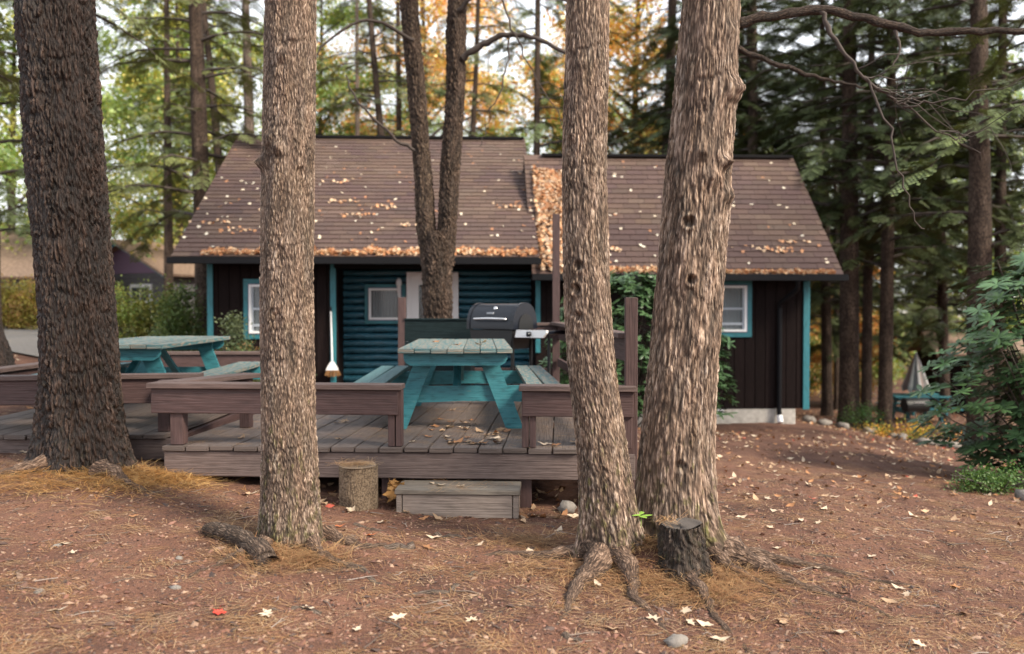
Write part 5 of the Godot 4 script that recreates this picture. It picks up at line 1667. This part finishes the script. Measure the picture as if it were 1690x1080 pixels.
func plants() -> void:
	var YL := [C(0.34, 0.36, 0.08), C(0.22, 0.3, 0.07), C(0.45, 0.4, 0.1), C(0.3, 0.34, 0.12)]
	shrub("shrub", "yellow green shrub left of the cabin behind the left picnic table", on(-7.6, -17.6), Vector3(1.7, 1.25, 1.2), 460, YL, 0.42)
	shrub("shrub", "taller leafy shrub close against the left corner of the cabin", on(-6.35, -16.6), Vector3(1.1, 1.4, 1.0), 330, [C(0.16, 0.24, 0.08), C(0.24, 0.3, 0.1), C(0.1, 0.16, 0.06)], 0.42)
	shrub("shrub", "low yellow hedge by the pink rail at the left edge", on(-13.4, -23.5), Vector3(2.8, 1.1, 1.2), 560, [C(0.5, 0.42, 0.1), C(0.35, 0.36, 0.1), C(0.42, 0.25, 0.1)], 0.5)
	shrub("shrub", "small thin shrub below the left cabin window", on(-4.6, -14.4), Vector3(0.9, 1.05, 0.5), 130, [C(0.14, 0.19, 0.1), C(0.2, 0.24, 0.13)], 0.34)
	shrub("shrub", "low flowering weeds under the left cabin window behind the rail", on(-3.9, -13.4), Vector3(1.4, 0.6, 0.5), 150, [C(0.1, 0.14, 0.05), C(0.35, 0.16, 0.05), C(0.14, 0.18, 0.06)], 0.3)
	rhododendron("dark rhododendron in front of the cabin wing between the pine pair", Vector3(1.85, -0.45, -13.9), Vector3(2.4, 2.4, 1.2), 620, 0)
	rhododendron("rhododendron sprig showing right of the thick pine below the wing window", Vector3(3.25, -0.5, -14.6), Vector3(1.0, 1.7, 0.9), 200, 0)
	rhododendron("rhododendron by the high deck rail left of the slimmer pine", Vector3(0.95, -0.3, -12.6), Vector3(1.0, 1.85, 0.9), 220, 0)
	rhododendron("large glossy rhododendron at the right edge of the picture", on(6.05, -9.6), Vector3(3.1, 2.55, 2.2), 820, 300, Vector3(0.1, 0, 0))
	# low plants
	shrub("ground_plant", "low bright green leafy plant on the ground at the right edge", on(4.85, -8.7), Vector3(1.1, 0.22, 0.5), 110, [C(0.09, 0.19, 0.045), C(0.06, 0.13, 0.035), C(0.13, 0.22, 0.06)], 0.2)
	shrub("ground_plant", "orange and yellow seedlings at the far edge of the clearing", on(7.4, -16.4), Vector3(2.4, 0.28, 0.7), 75, [C(0.65, 0.32, 0.04), C(0.6, 0.42, 0.06), C(0.25, 0.34, 0.06)], 0.3)
	shrub("ground_plant", "green seedlings at the foot of the three dark trunks", on(7.3, -18.2), Vector3(1.0, 0.45, 0.5), 60, [C(0.08, 0.18, 0.06), C(0.12, 0.22, 0.06)], 0.3)
	var sp := thing("seedling", "tiny bright green seedling sprouting between the pine pair", "plant", Vector3(0.775, 0.085, -5.24))
	for q in [[0.0, 0.0, 0.55], [1.3, 0.01, 0.5], [2.6, 0.0, 0.6], [3.8, 0.01, 0.5], [5.1, 0.0, 0.5]]:
		part(sp, "leaf", seed_leaf(), Transform3D(Basis(Vector3.UP, q[0]) * Basis.from_euler(Vector3(q[2] - 0.55, 0, q[2] - 0.3)) * Basis.from_scale(Vector3.ONE * (0.05 + 0.04 * q[2])), Vector3(0, 0.07 + q[1], 0)))
	var sm := MB.new()
	sm.tube([Vector3(0, -0.1, 0), Vector3(0.005, 0.07, 0)], [0.003, 0.002], 5)
	part(sp, "stem", sm.mesh(M.sprout))

func seed_leaf() -> ArrayMesh:
	var b := MB.new()
	b.col = C(0.32, 0.55, 0.1)
	var xs := [0.0, 0.15, 0.45, 0.75, 1.0]
	var ws := [0.02, 0.17, 0.3, 0.22, 0.0]
	for i in 5:
		for s in [-1.0, 0.0, 1.0]:
			b.vert(Vector3(xs[i], -absf(s) * 0.04 - 0.15 * xs[i] * xs[i], s * ws[i]), Vector3(0.2, 1, s * 0.2).normalized())
	for i in 4:
		for k in 2:
			var a := i * 3 + k
			b.tri(a, a + 1, a + 4); b.tri(a, a + 4, a + 3)
	return b.mesh(M.leaf)

func chip_mesh() -> ArrayMesh:
	var b := MB.new()
	var ps := [Vector3(1, 0, 0.2), Vector3(-0.9, 0.1, 0.1), Vector3(0.1, 1, 0), Vector3(0, -1, 0.1), Vector3(0.2, 0, 1), Vector3(-0.1, 0.1, -1)]
	for sx in [0, 1]:
		for sy in [2, 3]:
			for sz in [4, 5]:
				b.faceto([ps[sx], ps[sy], ps[sz]], Vector3.ZERO)
	return b.mesh(M.plain)

func twig_mesh() -> ArrayMesh:
	var b := MB.new()
	b.tube([Vector3(-0.5, 0.0, 0), Vector3(-0.15, 0.03, 0.04), Vector3(0.2, 0.02, -0.03), Vector3(0.5, 0.03, 0.05)], [0.02, 0.018, 0.015, 0.008], 5)
	b.tube([Vector3(-0.05, 0.03, 0.03), Vector3(0.1, 0.06, 0.2)], [0.012, 0.006], 4)
	return b.mesh(M.plain)

func litter() -> void:
	var NC := [C(0.42, 0.23, 0.1), C(0.5, 0.31, 0.15), C(0.34, 0.16, 0.07), C(0.55, 0.38, 0.22)]
	var xfs := []
	var cols := []
	var dn := FastNoiseLite.new()
	dn.seed = 77
	dn.frequency = 1.7
	dn.fractal_octaves = 3
	var tries := 0
	while xfs.size() < 5600 and tries < 90000:
		tries += 1
		var d := 3.3 + 7.0 * pow(rng.randf(), 1.5)
		var x := rng.randf_range(-0.62, 0.62) * d
		if d > 6.4 and x < 0.95 and x > -2.6: continue
		var dd := dn.get_noise_2d(x, -d * 1.4) * 0.5 + 0.5
		if rng.randf() > pow(dd, 2.2) * 1.4: continue
		var p := on(x, -d, 0.003)
		xfs.append(Transform3D(Basis(Vector3.UP, rng.randfn() * 0.8 + dn.get_noise_2d(x * 0.8 + 40.0, d * 0.8) * 1.2), p))
		cols.append(NC[rng.randi() % 4] * rng.randf_range(0.7, 1.15))
	tag(scatter(self, "pine_needles", ND[0], xfs, cols), "dry tan pine needles strewn over the brown forest floor", "needles")
	xfs = []
	cols = []
	for q in [[-2.75, -6.25, 0.28, 1000], [-2.55, -6.4, 0.16, 500], [-3.3, -6.1, 0.25, 420], [-3.7, -5.95, 0.3, 300], [-1.35, -4.95, 0.17, 420], [-1.15, -5.02, 0.14, 240], [-1.6, -5.35, 0.2, 120], [0.85, -4.85, 0.18, 420], [0.75, -5.25, 0.1, 280], [0.35, -5.05, 0.2, 260], [1.35, -5.0, 0.13, 320], [1.15, -4.75, 0.15, 260], [0.1, -5.55, 0.14, 240]]:
		for k in int(q[3] * 0.42):
			var x: float = q[0] + rng.randfn() * q[2]
			var z: float = q[1] + rng.randfn() * q[2] * 0.6
			var p := on(x, z, absf(rng.randfn()) * 0.012)
			xfs.append(Transform3D(Basis.from_euler(Vector3(rng.randfn() * 0.1, rng.randf() * TAU, rng.randfn() * 0.12)) * Basis.from_scale(Vector3.ONE * rng.randf_range(0.9, 1.3)), p))
			cols.append(([C(0.6, 0.31, 0.09), C(0.52, 0.25, 0.07), C(0.66, 0.42, 0.17)] if q[3] >= 300 and q[0] < -2.0 else NC)[rng.randi() % 3] * rng.randf_range(0.75, 1.15))
	tag(scatter(self, "needle_heaps", ND[1], xfs, cols), "thick heaps of orange pine needles round the feet of the pines", "needles")
	# crumbs, bark chips and twigs
	xfs = []
	cols = []
	for k in 26000:
		var d := 3.3 + 5.5 * pow(rng.randf(), 1.6)
		var x := rng.randf_range(-0.6, 0.6) * d
		if d > 6.4 and x < 0.95 and x > -2.6: continue
		var sz := rng.randf_range(0.004, 0.011) * (1.0 if rng.randf() < 0.93 else 2.2)
		xfs.append(Transform3D(Basis.from_euler(Vector3(rng.randfn() * 0.3, rng.randf() * TAU, rng.randfn() * 0.3)) * Basis.from_scale(Vector3(sz * rng.randf_range(0.8, 2.2), sz * 0.6, sz)), on(x, -d, 0.001)))
		cols.append([C(0.12, 0.06, 0.042), C(0.2, 0.1, 0.07), C(0.07, 0.042, 0.034), C(0.3, 0.19, 0.13), C(0.17, 0.075, 0.05)][rng.randi() % 5] * rng.randf_range(0.7, 1.2))
	tag(scatter(self, "ground_crumbs", chip_mesh(), xfs, cols), "reddish brown crumbs and bark chips over the foreground soil", "litter")
	xfs = []
	cols = []
	for k in 420:
		var d := rng.randf_range(3.4, 9.0)
		var x := rng.randf_range(-0.6, 0.6) * d
		if d > 6.2 and x < 1.0 and x > -2.6: continue
		xfs.append(Transform3D(Basis.from_euler(Vector3(0, rng.randf() * TAU, rng.randfn() * 0.04)) * Basis.from_scale(Vector3.ONE * rng.randf_range(0.05, 0.2)), on(x, -d, 0.004)))
		cols.append([C(0.2, 0.15, 0.12), C(0.11, 0.08, 0.065), C(0.28, 0.23, 0.2)][rng.randi() % 3])
	tag(scatter(self, "ground_twigs", twig_mesh(), xfs, cols), "thin dead twigs lying over the forest floor", "twigs")
	xfs = []
	cols = []
	# needles on the deck, tables, step, log, stump
	xfs = []
	cols = []
	var dk := Transform3D(Basis(Vector3.UP, deg_to_rad(-3.09)), Vector3(-0.407, 0.385, -6.43))
	for k in 620:
		var c := Vector3(rng.randf_range(-2.15, 1.2), 0, rng.randf_range(-3.0, 0.0))
		if dn.get_noise_2d(c.x * 2.0, c.z * 2.0) < 0.0 and rng.randf() < 0.8: continue
		xfs.append(Transform3D(Basis(Vector3.UP, rng.randfn() * 0.5), dk * c))
		cols.append(NC[rng.randi() % 4] * 0.9)
	for q in [[-1.1, 0.298, -6.2, 0.06, 60], [0.92, 0.15, -5.1, 0.035, 12], [-0.4, 0.137, -6.2, 0.16, 26]]:
		for k in q[4]:
			xfs.append(Transform3D(Basis.from_euler(Vector3(rng.randfn() * 0.1, rng.randf() * TAU, rng.randfn() * 0.12)), Vector3(q[0] + rng.randfn() * q[3], q[1] + absf(rng.randfn()) * 0.008, q[2] + rng.randfn() * q[3] * 0.6)))
			cols.append(NC[rng.randi() % 4])
	tag(scatter(self, "deck_needles", ND[0], xfs, cols), "thin scatter of pine needles on the deck boards, step, log and stump", "needles")
	# single leaves in the foreground
	var pale := C(0.6, 0.47, 0.35)
	var near := [[-1.86, -6.19, 0.12], [-0.55, -4.24, 0.1], [-0.74, -4.13, 0.07], [-1.01, -4.31, 0.08], [0.72, -4.4, 0.09], [0.91, -4.39, 0.085], [0.98, -4.38, 0.08], [1.39, -4.43, 0.09], [-0.91, -3.65, 0.1], [-1.47, -3.58, 0.08], [2.0, -4.25, 0.08], [2.47, -4.73, 0.08], [1.65, -4.35, 0.1], [2.1, -4.81, 0.08], [2.26, -4.95, 0.07], [-1.86, -3.43, 0.09], [-2.19, -4.17, 0.08], [-1.13, -5.65, 0.08], [-0.9, -5.51, 0.09], [-0.52, -5.35, 0.09], [-0.2, -5.43, 0.08], [0.31, -5.81, 0.1], [-0.02, -5.12, 0.08], [0.1, -4.95, 0.08], [1.7, -6.45, 0.09], [1.81, -6.1, 0.09], [3.33, -7.87, 0.1], [3.24, -7.0, 0.1], [-0.88, -5.85, 0.12], [0.41, -6.2, 0.08]]
	for k in 70:
		var d := rng.randf_range(4.2, 9.5)
		near.append([rng.randf_range(0.18 if k > 16 else -0.55, 0.56) * d, -d, rng.randf_range(0.06, 0.1)])
	for k in near.size():
		var q: Array = near[k]
		var tone := pale * rng.randf_range(0.85, 1.15) if rng.randf() < 0.6 else leaf_tone()
		if k == 18 or k == 17: tone = C(0.55, 0.17, 0.06)
		fallen(on(q[0], q[1], 0.008), q[2], tone, "dry curled leaf lying on the needle covered ground", "fallen leaves on the ground")
	fallen(on(-1.43, -4.23, 0.008), 0.09, C(0.62, 0.06, 0.04), "small bright red leaf on the ground left of the curved log", "")
	for k in 56:
		var p := dk * Vector3(rng.randf_range(-2.0, 1.1), 0.004, -absf(rng.randfn()) * 0.8 - 0.05) if k < 16 else dk * Vector3(rng.randf_range(-0.4, 0.45), 0.004, -rng.randf_range(0.1, 1.6))
		fallen(p, rng.randf_range(0.07, 0.115), leaf_tone(), "dry brown leaf lying on the deck boards", "fallen leaves on the deck")
	for q in [[-0.5, 1.08, -7.9], [-0.75, 1.08, -8.6], [-0.3, 1.08, -8.0], [-0.28, 1.08, -8.5]]:
		fallen(Vector3(q[0], q[1], q[2]), 0.1, leaf_tone(), "dry leaf lying on the main picnic table top", "leaves on the picnic table")
	for q in [[-0.52, 0.14, -6.24, 0.11], [-0.58, 0.14, -6.3, 0.07], [-0.36, 0.14, -6.2, 0.09]]:
		fallen(Vector3(q[0], q[1], q[2]), q[3], pale, "pale leaf lying on the wooden step", "leaves on the step")
	# leaves further off
	xfs = []
	cols = []
	for k in 5200:
		var d := rng.randf_range(6.8, 30.0)
		var x := rng.randf_range(0.14, 0.62) * d
		if k % 7 == 0: x = rng.randf_range(-0.62, -0.3) * d
		if d > 14.5 and x > -6.0 and x < 5.6: continue
		if d < 11.0 and rng.randf() > 0.25 + 0.09 * (d - 6.8): continue
		xfs.append(flat(on(x, -d, 0.012), rng.randf_range(0.05, 0.09), 0.3))
		cols.append(leaf_tone())
	for k in 160:
		var p := on(rng.randf_range(-1.9, 1.0), rng.randf_range(-7.2, -6.0), 0.01)
		xfs.append(flat(p, rng.randf_range(0.06, 0.1), 0.4))
		cols.append(leaf_tone())
	for k in 40:
		xfs.append(flat(Vector3(-0.84 + rng.randfn() * 0.03, 0.04 + rng.randf() * 0.1, -6.3 + rng.randfn() * 0.05), rng.randf_range(0.07, 0.11), 0.8))
		cols.append(C(0.45, 0.24, 0.08) * rng.randf_range(0.6, 1.2))
	tag(scatter(self, "leaf_litter", FL[1], xfs, cols), "scattered fallen leaves covering the ground right of and beyond the deck", "leaves")
	# stones
	stone("pale flat stone lying between the roots in front of the pine pair", on(0.8, -4.2, 0.01), Vector3(0.14, 0.06, 0.09), "", 3)
	stone("pale rounded stone on the ground under the right end of the deck", on(0.4, -6.35, 0.03), Vector3(0.13, 0.1, 0.09), "", 5)
	var peb := from_left([[-2.6, -4.96], [-1.87, -4.87], [-1.75, -4.5], [-2.4, -4.4]])
	for k in peb.size():
		var q: Array = peb[k]
		stone("small grey stone sunk in the lower left ground, %s from the left" % ORD[k], on(q[0], q[1], 0.0), Vector3(rng.randf_range(0.05, 0.09), 0.025, rng.randf_range(0.04, 0.06)), "small stones in the lower left ground", rng.randi() % 50)
	stone("pale stone beside the low green plant at the right edge", on(4.9, -8.3, 0.03), Vector3(0.2, 0.15, 0.16), "", 11)
	for k in 11:
		var t := k / 10.0
		stone("rough grey stone in the edging beyond the cabin, %s from the cabin corner" % ORD[k], on(6.1 + t * 1.9 + rng.randfn() * 0.08, -17.6 + t * 2.6 + rng.randfn() * 0.12, 0.05), Vector3(rng.randf_range(0.18, 0.4), rng.randf_range(0.1, 0.18), rng.randf_range(0.15, 0.3)), "stone edging beyond the cabin", 60 + k)

func fallen(p: Vector3, s: float, tone: Color, label: String, group: String) -> void:
	var key := "%.2f%.2f%.2f" % [snappedf(tone.r, 0.06), snappedf(tone.g, 0.06), snappedf(tone.b, 0.06)]
	if not boards.has("leaf" + key):
		var m: StandardMaterial3D = M.dry.duplicate()
		m.albedo_color = tone.linear_to_srgb()
		boards["leaf" + key] = m
	var o := part(self, "fallen_leaf", FL[rng.randi() % FL.size()], flat(p, s, 0.12))
	o.material_override = boards["leaf" + key]
	tag(o, label, "leaf", group)

# ------------------------------------------------------------------ all together
func _ready() -> void:
	rng.seed = 20241
	var cam := Camera3D.new()
	cam.name = "camera"
	cam.position = Vector3(0, 1.4, 0)
	cam.rotation.x = -atan(30.0 / 1500.0)
	cam.fov = rad_to_deg(2.0 * atan(540.0 / 1500.0))
	cam.near = 0.05
	cam.far = 400.0
	var lens := CameraAttributesPhysical.new()
	lens.frustum_focal_length = 32.0
	lens.frustum_focus_distance = 5.8
	lens.exposure_aperture = 1.4
	cam.attributes = lens
	add_child(cam)
	cam.current = true
	var env := Environment.new()
	env.background_mode = Environment.BG_SKY
	var sm := ProceduralSkyMaterial.new()
	sm.sky_top_color = Color(0.85, 0.88, 0.92)
	sm.sky_horizon_color = Color(0.98, 0.98, 0.98)
	sm.sky_curve = 0.2
	sm.ground_horizon_color = Color(0.5, 0.45, 0.4)
	sm.ground_bottom_color = Color(0.3, 0.25, 0.2)
	sm.sun_angle_max = 1.0
	sm.sky_energy_multiplier = 0.72
	var sky := Sky.new()
	sky.sky_material = sm
	env.sky = sky
	env.tonemap_mode = Environment.TONE_MAPPER_LINEAR
	env.tonemap_exposure = 3.9
	env.sdfgi_enabled = true
	env.ssao_enabled = true
	env.ssil_enabled = true
	var we := WorldEnvironment.new()
	we.name = "environment"
	we.environment = env
	add_child(we)
	var sun := DirectionalLight3D.new()
	sun.name = "sun"
	sun.light_energy = 0.6
	sun.light_color = Color(1.0, 0.95, 0.87)
	sun.light_angular_distance = 16.0
	sun.shadow_enabled = true
	add_child(sun)
	sun.look_at_from_position(Vector3(7, 6.5, 4.5), Vector3.ZERO)

	gn.seed = 4; gn.frequency = 0.35
	gn2.seed = 8; gn2.frequency = 1.4
	gn3.seed = 12; gn3.frequency = 5.0; gn3.fractal_octaves = 3
	make_materials()
	SP = [spray_mesh(1), spray_mesh(2), spray_mesh(3)]
	CL = [cluster_mesh(1, 26, 0.07), cluster_mesh(2, 24, 0.08), cluster_mesh(3, 28, 0.065)]
	WH = [whorl_mesh(1), whorl_mesh(2)]
	LL = []
	for k in 8:
		LL.append(long_leaf_mesh(0.08 + 0.05 * k, C(0.058, 0.115, 0.045) * (0.7 + 0.09 * k)))
	FL = [fallen_leaf_mesh(1, true), fallen_leaf_mesh(2, false), fallen_leaf_mesh(3, true), fallen_leaf_mesh(4, true), fallen_leaf_mesh(5, false)]
	ND = [needles_mesh(1, 5, 0.22, 0.004), needles_mesh(2, 7, 0.4, 0.012), needles_mesh(3, 5, 0.25, 0.004)]
	print("materials ", Time.get_ticks_msec())

	var g := part(self, "ground", sheet(axis_lines(-4.2, 4.2, 0.025, -160, 160), axis_lines(-8.2, -3.2, 0.025, -220, 60), 0.0, M.ground))
	g.set_meta("kind", "structure")
	var dxs := PackedFloat32Array()
	var dzs := PackedFloat32Array()
	for i in 30: dxs.append(-26.0 + i * 0.62)
	for i in 14: dzs.append(-25.5 + i * 0.75)
	var dr := part(self, "driveway", sheet(dxs, dzs, 0.03, M.asphalt))
	dr.set_meta("kind", "structure")
	cabin()
	print("cabin ", Time.get_ticks_msec())
	decks()
	front_trees()
	print("trees ", Time.get_ticks_msec())
	wood()
	print("wood ", Time.get_ticks_msec())
	plants()
	litter()
	print("litter ", Time.get_ticks_msec())
